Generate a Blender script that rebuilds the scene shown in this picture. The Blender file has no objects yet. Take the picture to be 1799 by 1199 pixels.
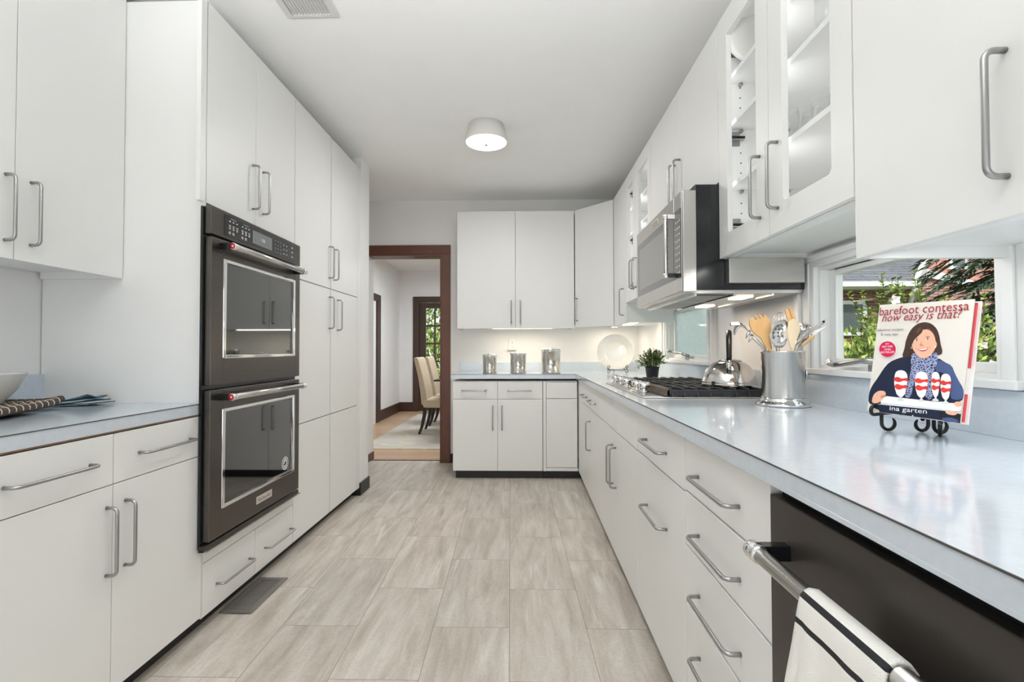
import bpy, math, random
import numpy as np
from mathutils import Vector, Matrix
from mathutils import noise as mnoise
random.seed(7)
S = bpy.context.scene
COL = S.collection
pi = math.pi

# ------------------------------------------------------------------ camera
F_PX = 853.27
CAM = Vector((0, 0, 1.1212))
def cam_axes(yaw, pitch, roll):
    cy, sy, cp, sp = math.cos(yaw), math.sin(yaw), math.cos(pitch), math.sin(pitch)
    fw = Vector((sy*cp, cy*cp, sp)); r = Vector((cy, -sy, 0)); u = r.cross(fw)
    c, s = math.cos(roll), math.sin(roll)
    return c*r + s*u, -s*r + c*u, fw
CR, CU, CF = cam_axes(-.0244, .0195, -.0019)
cd = bpy.data.cameras.new('camera'); cam = bpy.data.objects.new('camera', cd); COL.objects.link(cam)
cd.sensor_width = 36; cd.sensor_fit = 'HORIZONTAL'; cd.lens = F_PX/1799*36; cd.clip_start = .02
m = Matrix((CR, CU, -CF)).transposed().to_4x4(); m.translation = CAM
cam.matrix_world = m
S.camera = cam
def at(px, py, ax, v):
    """photo pixel -> world point on the plane ax = v"""
    R = CR*((px-899.5)/F_PX) - CU*((py-599.5)/F_PX) + CF
    i = 'XYZ'.index(ax)
    return CAM + R*((v-CAM[i])/R[i])

# ------------------------------------------------------------------ world, light, exposure
S.view_settings.view_transform = 'Standard'; S.view_settings.look = 'None'
S.view_settings.gamma = 1; S.view_settings.use_curve_mapping = False
S.view_settings.exposure = -.21
S.cycles.use_denoising = True
S.cycles.max_bounces = 12; S.cycles.diffuse_bounces = 8; S.cycles.glossy_bounces = 6; S.cycles.transparent_max_bounces = 16
S.cycles.sample_clamp_indirect = 6; S.cycles.caustics_reflective = False; S.cycles.caustics_refractive = False
W = bpy.data.worlds.new('sky'); S.world = W; W.use_nodes = True
wn = W.node_tree; bg = wn.nodes['Background']
sky = wn.nodes.new('ShaderNodeTexSky'); sky.sky_type = 'HOSEK_WILKIE'; sky.turbidity = 5
sky.sun_direction = Vector((-.35, -.45, .82)).normalized()
mx = wn.nodes.new('ShaderNodeMixRGB'); mx.inputs[0].default_value = .55; mx.inputs[2].default_value = (1, 1, 1, 1)
wn.links.new(sky.outputs[0], mx.inputs[1]); wn.links.new(mx.outputs[0], bg.inputs[0])
bg.inputs[1].default_value = 2.3

def light(name, kind, loc, energy, color=(1, 1, 1), size=None, size_y=None, rot=None, parent=None, spread=None):
    l = bpy.data.lights.new(name, kind); l.energy = energy; l.color = color
    if kind == 'AREA':
        l.shape = 'RECTANGLE' if size_y else 'DISK'; l.size = size
        if size_y: l.size_y = size_y
        if spread: l.spread = spread
    elif kind == 'POINT' and size: l.shadow_soft_size = size
    elif kind == 'SUN': l.angle = size
    o = bpy.data.objects.new(name, l); COL.objects.link(o)
    if parent is not None: o.parent = parent; o.location = Vector(loc) - parent.location
    else: o.location = loc
    if rot is not None: o.rotation_euler = rot
    return o
light('sun', 'SUN', (0, 0, 12), 4.3, (1, .96, .9), size=.05, rot=(math.radians(35), math.radians(-22), 0))
# unseen fill lights, added behind the camera and over the near end
light('rear_fill_light', 'AREA', (-.35, -2.1, 1.0), 30, (.915, .965, 1), 2.6, 1.7, rot=(pi/2, 0, 0))
# flash bounced off the ceiling above the photographer
light('bounce_flash', 'AREA', (-.3, -.75, 1.35), 47, (.95, .98, 1), .9, .6, rot=(math.radians(144), 0, 0), spread=math.radians(85))
light('near_ceiling_fill', 'AREA', (-.3, .3, 2.6), 5, (1, .995, .98), .7, .7, rot=(0, 0, 0))  # added downward fill, no fixture here
light('dining_fill_light', 'AREA', (-.6, 7.0, 2.5), 68, (.89, .95, 1), 1.2, 1.2, rot=(0, 0, 0))  # unseen fill added to brighten the dining room

# ------------------------------------------------------------------ materials
def lin(c):
    return tuple(((x/255)/12.92 if x/255 <= .04045 else ((x/255+.055)/1.055)**2.4) for x in c) + (1,)
M = {}
def mat(name, rgb, rough=.5, metal=0.0, vary=.03, scale=6.0, bump=0.0, bscale=200., spec=.5, coat=0., stretch=None, emit=None, aniso=0.):
    m = bpy.data.materials.new(name); m.use_nodes = True; nt = m.node_tree; b = nt.nodes['Principled BSDF']
    b.inputs['Roughness'].default_value = rough; b.inputs['Metallic'].default_value = metal
    b.inputs['Specular IOR Level'].default_value = spec; b.inputs['Coat Weight'].default_value = coat
    if aniso: b.inputs['Anisotropic'].default_value = aniso
    tc = nt.nodes.new('ShaderNodeTexCoord'); mp = nt.nodes.new('ShaderNodeMapping')
    if stretch: mp.inputs['Scale'].default_value = stretch
    nt.links.new(tc.outputs['Object'], mp.inputs[0])
    n = nt.nodes.new('ShaderNodeTexNoise'); n.inputs['Scale'].default_value = scale; n.inputs['Detail'].default_value = 4
    nt.links.new(mp.outputs[0], n.inputs['Vector'])
    r = nt.nodes.new('ShaderNodeValToRGB'); c = lin(rgb)
    r.color_ramp.elements[0].position = .3; r.color_ramp.elements[1].position = .7
    r.color_ramp.elements[0].color = tuple(x*(1-vary) for x in c[:3])+(1,)
    r.color_ramp.elements[1].color = tuple(min(1, x*(1+vary)) for x in c[:3])+(1,)
    nt.links.new(n.outputs['Fac'], r.inputs[0]); nt.links.new(r.outputs[0], b.inputs['Base Color'])
    if bump:
        n2 = nt.nodes.new('ShaderNodeTexNoise'); n2.inputs['Scale'].default_value = bscale
        nt.links.new(mp.outputs[0], n2.inputs['Vector'])
        bp = nt.nodes.new('ShaderNodeBump'); bp.inputs['Strength'].default_value = bump; bp.inputs['Distance'].default_value = .002
        nt.links.new(n2.outputs['Fac'], bp.inputs['Height']); nt.links.new(bp.outputs[0], b.inputs['Normal'])
    if emit:
        b.inputs['Emission Color'].default_value = lin(rgb); b.inputs['Emission Strength'].default_value = emit
    M[name] = m
    return m
def glass_mat(name, tint=(1, 1, 1), refl=.5, base_reflect=.02, haze=0., haze_rgb=(200, 215, 220)):
    m = bpy.data.materials.new(name); m.use_nodes = True; nt = m.node_tree; nt.nodes.clear()
    o = nt.nodes.new('ShaderNodeOutputMaterial'); t = nt.nodes.new('ShaderNodeBsdfTransparent'); t.inputs[0].default_value = tint+(1,)
    g = nt.nodes.new('ShaderNodeBsdfGlossy'); g.inputs['Roughness'].default_value = .02
    f = nt.nodes.new('ShaderNodeFresnel'); f.inputs[0].default_value = 1.45
    ma = nt.nodes.new('ShaderNodeMath'); ma.operation = 'MULTIPLY_ADD'; ma.inputs[1].default_value = refl; ma.inputs[2].default_value = base_reflect
    x = nt.nodes.new('ShaderNodeMixShader')
    ge = nt.nodes.new('ShaderNodeNewGeometry'); iv = nt.nodes.new('ShaderNodeMath'); iv.operation = 'SUBTRACT'; iv.inputs[0].default_value = 1
    mu = nt.nodes.new('ShaderNodeMath'); mu.operation = 'MULTIPLY'
    nt.links.new(ge.outputs['Backfacing'], iv.inputs[1]); nt.links.new(iv.outputs[0], mu.inputs[0]); nt.links.new(ma.outputs[0], mu.inputs[1])
    nt.links.new(f.outputs[0], ma.inputs[0]); nt.links.new((mu if haze == 0 and refl < 1 else ma).outputs[0], x.inputs[0])
    nt.links.new(t.outputs[0], x.inputs[1]); nt.links.new(g.outputs[0], x.inputs[2])
    last = x.outputs[0]
    if haze:
        d = nt.nodes.new('ShaderNodeBsdfTranslucent'); d.inputs[0].default_value = lin(haze_rgb)
        tc = nt.nodes.new('ShaderNodeTexCoord'); n = nt.nodes.new('ShaderNodeTexNoise'); n.inputs['Scale'].default_value = 14; n.inputs['Detail'].default_value = 8
        nt.links.new(tc.outputs['Object'], n.inputs[0])
        mr = nt.nodes.new('ShaderNodeMapRange'); mr.inputs[1].default_value = .3; mr.inputs[2].default_value = .7
        mr.inputs[3].default_value = haze-.12; mr.inputs[4].default_value = min(1, haze+.12)
        nt.links.new(n.outputs[0], mr.inputs[0])
        x2 = nt.nodes.new('ShaderNodeMixShader'); nt.links.new(mr.outputs[0], x2.inputs[0])
        nt.links.new(last, x2.inputs[1]); nt.links.new(d.outputs[0], x2.inputs[2]); last = x2.outputs[0]
    nt.links.new(last, o.inputs[0]); M[name] = m
    return m
mat('cabinet_white', (233, 233, 231), .42, vary=.01, scale=2, spec=.4)
mat('cabinet_inside', (244, 244, 243), .5, vary=.005)
mat('wall_paint', (238, 237, 236), .75, vary=.01, bump=.1, bscale=120)
mat('ceiling_paint', (245, 245, 244), .85, vary=.008, bump=.1, bscale=150)
mat('trim_white', (236, 237, 236), .4, vary=.008)
mat('laminate_blue', (202, 211, 220), .16, vary=.03, scale=60, spec=.6, coat=.3)
mat('laminate_edge', (186, 197, 208), .4, vary=.04, scale=60)
mat('seam_dark', (70, 68, 66), .6)
mat('particle_board', (118, 88, 62), .8, vary=.15, scale=80)
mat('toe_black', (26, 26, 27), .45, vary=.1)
mat('steel', (198, 197, 194), .3, 1, vary=.03, scale=30)
mat('steel_brushed', (204, 202, 198), .26, 1, vary=.05, scale=8, stretch=(1, 1, 60))
mat('kettle_steel', (206, 204, 201), .07, 1, vary=.01)
mat('steel_vertical', (206, 203, 198), .17, 1, vary=.10, scale=18, stretch=(14, 14, .05))
mat('nickel', (168, 168, 168), .32, 1, vary=.02)
mat('chrome', (232, 232, 232), .06, 1, vary=.01)
mat('black_steel', (92, 87, 83), .28, .9, vary=.04, scale=5, stretch=(1, 1, 12))
mat('black_steel_flat', (66, 61, 57), .36, .55, vary=.03, scale=5)
mat('oven_glass', (9, 10, 10), .03, 0, vary=.05, spec=1.0, coat=.6)
mat('micro_glass', (92, 90, 89), .12, .6, vary=.03, spec=.8, coat=.4)
mat('micro_screen', (150, 147, 144), .25, .6, vary=.03, coat=.5)
mat('panel_black', (24, 25, 26), .12, 0, vary=.05, spec=.6)
mat('black_gloss', (18, 20, 24), .18, 0, vary=.1, spec=.6)
mat('display_grey', (122, 128, 128), .2, 0, vary=.02)
mat('print_white', (235, 235, 235), .5, vary=.01)
mat('print_grey', (150, 152, 152), .5, vary=.01)
mat('red_enamel', (170, 22, 42), .25, 0, vary=.05, coat=.5)
mat('badge_silver', (222, 214, 208), .3, .5, vary=.02)
mat('cast_iron', (38, 40, 44), .45, .2, vary=.15, scale=60, bump=.3, bscale=300)
mat('cast_iron_side', (98, 84, 72), .42, .5, vary=.15, scale=30)
mat('walnut_trim', (98, 58, 42), .4, vary=.18, scale=12, stretch=(8, 8, .7), coat=.1)
mat('dark_trim', (70, 50, 41), .45, vary=.15, scale=12, stretch=(6, 6, .7))
mat('base_brown', (96, 76, 62), .5, vary=.1)
mat('chair_linen', (196, 178, 152), .85, vary=.05, scale=40, bump=.3, bscale=500)
mat('chair_leg', (30, 23, 21), .35, vary=.1)
mat('table_dark', (44, 34, 30), .2, vary=.1)
mat('china_white', (228, 227, 222), .12, vary=.01, coat=.4)
mat('outlet_white', (240, 240, 238), .35, vary=.01)
mat('pot_black', (38, 40, 44), .5, vary=.06)
mat('leaf_dark', (74, 92, 50), .5, vary=.2, scale=40)
mat('leaf_mid', (112, 132, 74), .5, vary=.2, scale=40)
mat('leaf_light', (164, 178, 122), .5, vary=.15, scale=40)
mat('wood_beech', (214, 168, 112), .5, vary=.12, scale=30, stretch=(1, 1, .12))
mat('wood_pale', (226, 206, 172), .5, vary=.1, scale=30, stretch=(1, 1, .12))
mat('iron_black', (24, 24, 25), .4, .3, vary=.1, bump=.2)
mat('napkin_teal', (112, 142, 154), .85, vary=.06, scale=60, bump=.3, bscale=600)
mat('napkin_edge', (66, 92, 106), .85, vary=.06, scale=60)
mat('wicker_dark', (66, 52, 44), .6, vary=.3, scale=90, bump=.4)
mat('wicker_cream', (222, 208, 188), .7, vary=.1)
mat('towel_white', (236, 234, 229), .9, vary=.02, scale=30, bump=.5, bscale=500)
mat('towel_black', (28, 29, 32), .9, vary=.05, scale=30, bump=.5, bscale=500)
mat('register_brown', (122, 117, 112), .4, .25, vary=.05)
mat('dark_void', (10, 10, 11), .8, vary=.05)
mat('vent_white', (214, 213, 210), .5, vary=.01)
mat('lamp_shade', (226, 224, 219), .6, vary=.01)
mat('lamp_glow', (255, 250, 240), .5, vary=.01, emit=3.2)
mat('strip_glow', (255, 238, 205), .5, vary=.01, emit=5.0)
mat('bulb_glow', (255, 232, 200), .5, vary=.01, emit=4.0)
mat('rug_cream', (214, 206, 192), .95, vary=.1, scale=5, bump=.5, bscale=400)
glass_mat('pane_glass', (.97, .985, .98), .12, .0)
glass_mat('cabinet_glass', (.985, .99, .99), .015, .0)
glass_mat('frosted_glass', (.92, .96, .97), .25, .0, haze=.62, haze_rgb=(226, 236, 238))
glass_mat('clear_glassware', (.985, .99, .99), .6, .03)

def node_floor():
    m = bpy.data.materials.new('floor_tile'); m.use_nodes = True; nt = m.node_tree; b = nt.nodes['Principled BSDF']
    tc = nt.nodes.new('ShaderNodeTexCoord'); sp = nt.nodes.new('ShaderNodeSeparateXYZ'); nt.links.new(tc.outputs['Object'], sp.inputs[0])
    def ma(op, a, bb=None, c=None):
        n = nt.nodes.new('ShaderNodeMath'); n.operation = op
        for i, v in enumerate((a, bb, c)):
            if v is None: continue
            if isinstance(v, (int, float)): n.inputs[i].default_value = v
            else: nt.links.new(v, n.inputs[i])
        return n.outputs[0]
    WT, LT = .3095, .6375
    # object coordinates equal world coordinates here
    u = ma('MULTIPLY_ADD', sp.outputs[1], .027, sp.outputs[0])          # grid is turned a little against the cabinets
    u = ma('ADD', u, .007+WT*20)
    ul = ma('DIVIDE', u, WT); colf = ma('FLOOR', ul); fu = ma('SUBTRACT', ul, colf)
    par = ma('MODULO', colf, 2.0)
    v = ma('MULTIPLY_ADD', par, LT*.5, sp.outputs[1]); v = ma('ADD', v, -2.302+LT*20)
    vl = ma('DIVIDE', v, LT); rowf = ma('FLOOR', vl); fv = ma('SUBTRACT', vl, rowf)
    cid = nt.nodes.new('ShaderNodeCombineXYZ'); nt.links.new(colf, cid.inputs[0]); nt.links.new(rowf, cid.inputs[1])
    wn_ = nt.nodes.new('ShaderNodeTexWhiteNoise'); wn_.noise_dimensions = '2D'; nt.links.new(cid.outputs[0], wn_.inputs['Vector'])
    du = ma('MULTIPLY', ma('MINIMUM', fu, ma('SUBTRACT', 1.0, fu)), WT)
    dv = ma('MULTIPLY', ma('MINIMUM', fv, ma('SUBTRACT', 1.0, fv)), LT)
    dist = ma('MINIMUM', du, dv)
    grout = ma('LESS_THAN', dist, .0011)
    off = nt.nodes.new('ShaderNodeVectorMath'); off.operation = 'MULTIPLY_ADD'
    nt.links.new(wn_.outputs['Color'], off.inputs[0]); off.inputs[1].default_value = (9, 9, 9); nt.links.new(tc.outputs['Object'], off.inputs[2])
    def noise(sc, scale, det, rough=.55, dist_=0.):
        mp = nt.nodes.new('ShaderNodeMapping'); mp.inputs['Scale'].default_value = sc; mp.inputs['Rotation'].default_value = (0, 0, .12)
        nt.links.new(off.outputs[0], mp.inputs[0])
        n = nt.nodes.new('ShaderNodeTexNoise'); n.inputs['Scale'].default_value = scale; n.inputs['Detail'].default_value = det
        n.inputs['Roughness'].default_value = rough; n.inputs['Distortion'].default_value = dist_
        nt.links.new(mp.outputs[0], n.inputs['Vector']); return n.outputs[0]
    n1 = noise((5.5, .8, 1), 3.0, 7, .62, .5); n2 = noise((1, 1, 1), 85, 6, .7); n3 = noise((9, .55, 1), 2.1, 3, .5, 1.2)
    ramp = nt.nodes.new('ShaderNodeValToRGB'); e = ramp.color_ramp.elements
    e[0].position = .28; e[0].color = lin((176, 165, 154)); e[1].position = .74; e[1].color = lin((224, 217, 208))
    e2 = ramp.color_ramp.elements.new(.5); e2.color = lin((203, 194, 183))
    nt.links.new(n1, ramp.inputs[0])
    vein = nt.nodes.new('ShaderNodeValToRGB'); vein.color_ramp.elements[0].position = .60; vein.color_ramp.elements[0].color = (0, 0, 0, 1)
    vein.color_ramp.elements[1].position = .74; vein.color_ramp.elements[1].color = (1, 1, 1, 1); nt.links.new(n3, vein.inputs[0])
    def mix(mode, fac, a, c):
        n = nt.nodes.new('ShaderNodeMixRGB'); n.blend_type = mode
        for i, v in ((0, fac), (1, a), (2, c)):
            if isinstance(v, (int, float)): n.inputs[i].default_value = v
            elif isinstance(v, tuple): n.inputs[i].default_value = v
            else: nt.links.new(v, n.inputs[i])
        return n.outputs[0]
    c = mix('MIX', ma('MULTIPLY', vein.outputs[0], .7), ramp.outputs[0], lin((230, 225, 218)))
    sp2 = nt.nodes.new('ShaderNodeMapRange'); sp2.inputs[1].default_value = .3; sp2.inputs[2].default_value = .75; sp2.inputs[3].default_value = .86; sp2.inputs[4].default_value = 1.08
    nt.links.new(n2, sp2.inputs[0])
    tone = ma('MULTIPLY_ADD', wn_.outputs['Value'], .12, .94)
    c = mix('MULTIPLY', 1.0, c, ma('MULTIPLY', sp2.outputs[0], tone))
    c = mix('MIX', ma('MULTIPLY', grout, .85), c, lin((112, 103, 95)))
    nt.links.new(c, b.inputs['Base Color']); b.inputs['Roughness'].default_value = .42; b.inputs['Specular IOR Level'].default_value = .35
    bp = nt.nodes.new('ShaderNodeBump'); bp.inputs['Strength'].default_value = .12; bp.inputs['Distance'].default_value = .002
    nt.links.new(ma('SUBTRACT', n2, grout), bp.inputs['Height']); nt.links.new(bp.outputs[0], b.inputs['Normal'])
    M['floor_tile'] = m
node_floor()
def brick_mat(name, c1, c2, mortar, bw, rh, ms, axes='XZ', rough=.8, offset=.5, bump=.4):
    m = bpy.data.materials.new(name); m.use_nodes = True; nt = m.node_tree; b = nt.nodes['Principled BSDF']
    tc = nt.nodes.new('ShaderNodeTexCoord'); sp = nt.nodes.new('ShaderNodeSeparateXYZ'); cb = nt.nodes.new('ShaderNodeCombineXYZ')
    nt.links.new(tc.outputs['Object'], sp.inputs[0])
    for i, a in enumerate(axes): nt.links.new(sp.outputs['XYZ'.index(a)], cb.inputs[i])
    t = nt.nodes.new('ShaderNodeTexBrick'); nt.links.new(cb.outputs[0], t.inputs[0]); t.offset = offset
    t.inputs['Color1'].default_value = lin(c1); t.inputs['Color2'].default_value = lin(c2); t.inputs['Mortar'].default_value = lin(mortar)
    t.inputs['Scale'].default_value = 1; t.inputs['Brick Width'].default_value = bw; t.inputs['Row Height'].default_value = rh
    t.inputs['Mortar Size'].default_value = ms; t.inputs['Bias'].default_value = 0
    n = nt.nodes.new('ShaderNodeTexNoise'); n.inputs['Scale'].default_value = 9; n.inputs['Detail'].default_value = 5
    mp = nt.nodes.new('ShaderNodeMapping'); mp.inputs['Scale'].default_value = (1, 8, 1) if rough < .6 else (1, 1, 1)
    nt.links.new(cb.outputs[0], mp.inputs[0]); nt.links.new(mp.outputs[0], n.inputs[0])
    x = nt.nodes.new('ShaderNodeMixRGB'); x.blend_type = 'OVERLAY'; x.inputs[0].default_value = .35
    nt.links.new(t.outputs[0], x.inputs[1]); nt.links.new(n.outputs[0], x.inputs[2]); nt.links.new(x.outputs[0], b.inputs['Base Color'])
    b.inputs['Roughness'].default_value = rough
    bp = nt.nodes.new('ShaderNodeBump'); bp.inputs['Strength'].default_value = bump; bp.invert = True
    nt.links.new(t.outputs['Fac'], bp.inputs['Height']); nt.links.new(bp.outputs[0], b.inputs['Normal'])
    M[name] = m
brick_mat('oak_floor', (206, 174, 142), (190, 156, 124), (138, 106, 82), 1.6, .083, .0012, 'XY', .35, .37, .1)
brick_mat('brick_red', (132, 82, 74), (112, 68, 62), (160, 146, 138), .21, .072, .007, 'XZ')
brick_mat('brick_pink', (176, 122, 112), (160, 108, 100), (206, 192, 184), .21, .072, .008, 'XZ')
brick_mat('roof_shingle', (116, 121, 128), (100, 105, 112), (66, 68, 74), .9, .14, .010, 'XY', .9, .45, .6)
brick_mat('siding_pink', (212, 152, 142), (208, 148, 138), (150, 100, 94), 6., .2, .008, 'XZ')
mat('gutter_white', (232, 232, 232), .5)
mat('house_glass', (92, 100, 104), .1, 0, spec=.8)
mat('ground_green', (96, 112, 62), .95, vary=.25, scale=3)
mat('bush_dark', (82, 104, 48), .6, vary=.2, scale=10)
mat('bush_mid', (132, 160, 72), .6, vary=.2, scale=10)
mat('bush_light', (186, 204, 112), .6, vary=.15, scale=10)
mat('pine_dark', (70, 90, 74), .7, vary=.25, scale=10)
mat('pine_light', (104, 124, 100), .7, vary=.2, scale=10)
mat('petal_white', (240, 232, 236), .7, vary=.03)
mat('bark', (84, 70, 58), .9, vary=.25, scale=20, bump=.6, bscale=30)
# printed colours of the cookbook jacket
for nm, c in dict(cover_cream=(216, 211, 203), cover_navy=(22, 31, 54), cover_navy_light=(66, 82, 122), cover_hair=(62, 42, 34), cover_hair_light=(96, 66, 50),
                  cover_skin=(222, 172, 146), cover_skin_dark=(190, 132, 108), cover_lip=(176, 62, 62), cover_white=(242, 240, 238), cover_glass=(212, 218, 222),
                  cover_red=(206, 52, 46), cover_crimson=(150, 30, 48), cover_badge=(186, 24, 72), cover_ink=(88, 80, 76), cover_dark=(22, 24, 32), page_cream=(240, 235, 226),
                  jacket_red=(216, 70, 78)).items():
    mat(nm, c, .38, vary=.015, spec=.4)
def scarf():
    m = bpy.data.materials.new('cover_scarf'); m.use_nodes = True; nt = m.node_tree; b = nt.nodes['Principled BSDF']
    tc = nt.nodes.new('ShaderNodeTexCoord'); v = nt.nodes.new('ShaderNodeTexVoronoi'); v.inputs['Scale'].default_value = 190; v.feature = 'DISTANCE_TO_EDGE'
    r = nt.nodes.new('ShaderNodeValToRGB'); r.color_ramp.elements[0].position = .10; r.color_ramp.elements[0].color = lin((150, 158, 190))
    r.color_ramp.elements[1].position = .2; r.color_ramp.elements[1].color = lin((34, 40, 76))
    nt.links.new(tc.outputs['Object'], v.inputs[0]); nt.links.new(v.outputs[0], r.inputs[0]); nt.links.new(r.outputs[0], b.inputs['Base Color'])
    b.inputs['Roughness'].default_value = .4; M['cover_scarf'] = m
scarf()
def rug_mat():
    m = M['rug_cream']; nt = m.node_tree; b = nt.nodes['Principled BSDF']
    tc = nt.nodes.new('ShaderNodeTexCoord'); n = nt.nodes.new('ShaderNodeTexNoise'); n.inputs['Scale'].default_value = 1.7; n.inputs['Detail'].default_value = 1; n.inputs['Distortion'].default_value = 1.4
    nt.links.new(tc.outputs['Object'], n.inputs[0])
    w = nt.nodes.new('ShaderNodeMath'); w.operation = 'PINGPONG'; w.inputs[1].default_value = .12; nt.links.new(n.outputs[0], w.inputs[0])
    r = nt.nodes.new('ShaderNodeValToRGB'); r.color_ramp.elements[0].position = .0; r.color_ramp.elements[0].color = lin((226, 214, 178))
    r.color_ramp.elements[1].position = .022; r.color_ramp.elements[1].color = lin((204, 199, 191)); nt.links.new(w.outputs[0], r.inputs[0]); nt.links.new(r.outputs[0], b.inputs['Base Color'])
rug_mat()

# ------------------------------------------------------------------ mesh builder
ORG = {}
X, Y, Z = Vector((1, 0, 0)), Vector((0, 1, 0)), Vector((0, 0, 1))
class MB:
    def __init__(s): s.v = []; s.f = []; s.m = []; s.s = []; s.mats = []
    def mi(s, mt):
        if mt not in s.mats: s.mats.append(mt)
        return s.mats.index(mt)
    def add(s, vs, fs, mt, smooth=False):
        o = len(s.v); s.v += [Vector(p) for p in vs]; k = s.mi(mt)
        for f in fs: s.f.append([o+i for i in f]); s.m.append(k); s.s.append(smooth)
        return s
    def hexa(s, p, mt):   # p: 4 bottom + 4 top, counter-clockwise
        return s.add(p, [(3, 2, 1, 0), (4, 5, 6, 7), (0, 1, 5, 4), (1, 2, 6, 5), (2, 3, 7, 6), (3, 0, 4, 7)], mt)
    def box(s, x0, x1, y0, y1, z0, z1, mt):
        return s.hexa([(x0, y0, z0), (x1, y0, z0), (x1, y1, z0), (x0, y1, z0), (x0, y0, z1), (x1, y0, z1), (x1, y1, z1), (x0, y1, z1)], mt)
    def obox(s, c, a, b, d, mt):  # centre and three half-axis vectors
        c, a, b, d = Vector(c), Vector(a), Vector(b), Vector(d)
        return s.hexa([c-a-b-d, c+a-b-d, c+a+b-d, c-a+b-d, c-a-b+d, c+a-b+d, c+a+b+d, c-a+b+d], mt)
    def tube(s, path, r, mt, n=10, closed=False, flat=None):
        P = [Vector(p) for p in path]; k = len(P); rs = r if isinstance(r, (list, tuple)) else [r]*k
        T = []
        for i in range(k):
            a = P[(i-1) % k] if (closed or i > 0) else P[i]; b = P[(i+1) % k] if (closed or i < k-1) else P[i]
            T.append((b-a).normalized())
        ref = Z if abs(T[0].z) < .9 else X
        N = (ref - T[0]*ref.dot(T[0])).normalized(); vs = []
        for i in range(k):
            if i: N = (N - T[i]*N.dot(T[i])).normalized()
            B = T[i].cross(N)
            for j in range(n):
                a = 2*pi*j/n; w = flat if flat else 1.0
                vs.append(P[i] + N*(math.cos(a)*rs[i]) + B*(math.sin(a)*rs[i]*w))
        fs = [(i*n+j, i*n+(j+1) % n, ((i+1) % k)*n+(j+1) % n, ((i+1) % k)*n+j) for i in range(k if closed else k-1) for j in range(n)]
        s.add(vs, fs, mt, True)
        if not closed:
            s.add(vs[:n], [tuple(range(n))[::-1]], mt); s.add(vs[-n:], [tuple(range(n))], mt)
        return s
    def lathe(s, prof, c, mt, n=32, ax=Z, up=None):
        ax = Vector(ax).normalized(); c = Vector(c); ref = X if abs(ax.x) < .9 else Y
        A = (ref-ax*ref.dot(ax)).normalized(); B = ax.cross(A); vs = []; fs = []; k = len(prof)
        for r, h in prof:
            for j in range(n): a = 2*pi*j/n; vs.append(c+ax*h+A*(r*math.cos(a))+B*(r*math.sin(a)))
        for i in range(k-1):
            for j in range(n): fs.append((i*n+j, i*n+(j+1) % n, (i+1)*n+(j+1) % n, (i+1)*n+j))
        s.add(vs, fs, mt, True)
        if prof[0][0] > 1e-6: s.add(vs[:n], [tuple(range(n))[::-1]], mt)
        if prof[-1][0] > 1e-6: s.add(vs[-n:], [tuple(range(n))], mt)
        return s
    def prism(s, pts, d, mt, smooth=False):
        P = [Vector(p) for p in pts]; n = len(P); Q = [p+Vector(d) for p in P]
        s.add(P, [tuple(range(n))[::-1]], mt); s.add(Q, [tuple(range(n))], mt)
        return s.add(P+Q, [(i, (i+1) % n, n+(i+1) % n, n+i) for i in range(n)], mt, smooth)
    def poly(s, pts, mt): return s.add(pts, [tuple(range(len(pts)))], mt)
    def grid(s, rows, mt, smooth=True, mfun=None):
        a, b = len(rows), len(rows[0]); o = len(s.v); s.v += [Vector(p) for r in rows for p in r]
        for i in range(a-1):
            for j in range(b-1):
                s.f.append([o+i*b+j, o+i*b+j+1, o+(i+1)*b+j+1, o+(i+1)*b+j]); s.m.append(s.mi(mfun(i, j) if mfun else mt)); s.s.append(smooth)
        return s
    def fbox(s, F, u0, u1, z0, z1, d0, d1, mt):
        g = F.pt
        p = [g(u0, z0, d0), g(u1, z0, d0), g(u1, z0, d1), g(u0, z0, d1), g(u0, z1, d0), g(u1, z1, d0), g(u1, z1, d1), g(u0, z1, d1)]
        return s.hexa(p, mt)
    def build(s, name, parent=None, bevel=0, seg=2, solid=0, sub=0, recalc=True):
        me = bpy.data.meshes.new(name)
        o = ORG.get(parent.name, Vector()) if parent is not None else Vector()
        me.from_pydata([v-o for v in s.v], [], s.f)
        for mt in s.mats: me.materials.append(M[mt])
        me.polygons.foreach_set('material_index', s.m); me.polygons.foreach_set('use_smooth', s.s); me.update()
        if recalc:
            import bmesh
            bm = bmesh.new(); bm.from_mesh(me); bmesh.ops.remove_doubles(bm, verts=bm.verts, dist=1e-6)
            bmesh.ops.recalc_face_normals(bm, faces=bm.faces); bm.to_mesh(me); bm.free()
        ob = bpy.data.objects.new(name, me); COL.objects.link(ob)
        if parent is not None: ob.parent = parent; ORG[ob.name] = o
        if bevel:
            b = ob.modifiers.new('edge', 'BEVEL'); b.width = bevel; b.segments = seg; b.limit_method = 'ANGLE'; b.angle_limit = math.radians(40); b.harden_normals = False
        if solid:
            b = ob.modifiers.new('thick', 'SOLIDIFY'); b.thickness = solid; b.offset = 0
        if sub:
            b = ob.modifiers.new('soft', 'SUBSURF'); b.levels = sub; b.render_levels = sub
        return ob
class Face:
    """a cabinet front: u runs along it, d points out of it"""
    def __init__(s, o, u, n): s.o = Vector(o); s.u = Vector(u); s.n = Vector(n)
    def pt(s, u, z, d=0): return s.o + s.u*u + Z*z + s.n*d
def thing(name, label, cat, loc=(0, 0, 0), group=None):
    o = bpy.data.objects.new(name, None); COL.objects.link(o); o.location = loc; o.empty_display_size = .05
    ORG[o.name] = Vector(loc); o['label'] = label; o['category'] = cat
    if group: o['group'] = group
    return o
def tag(o, label, cat, group=None):
    o['label'] = label; o['category'] = cat
    if group: o['group'] = group
    return o
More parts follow.
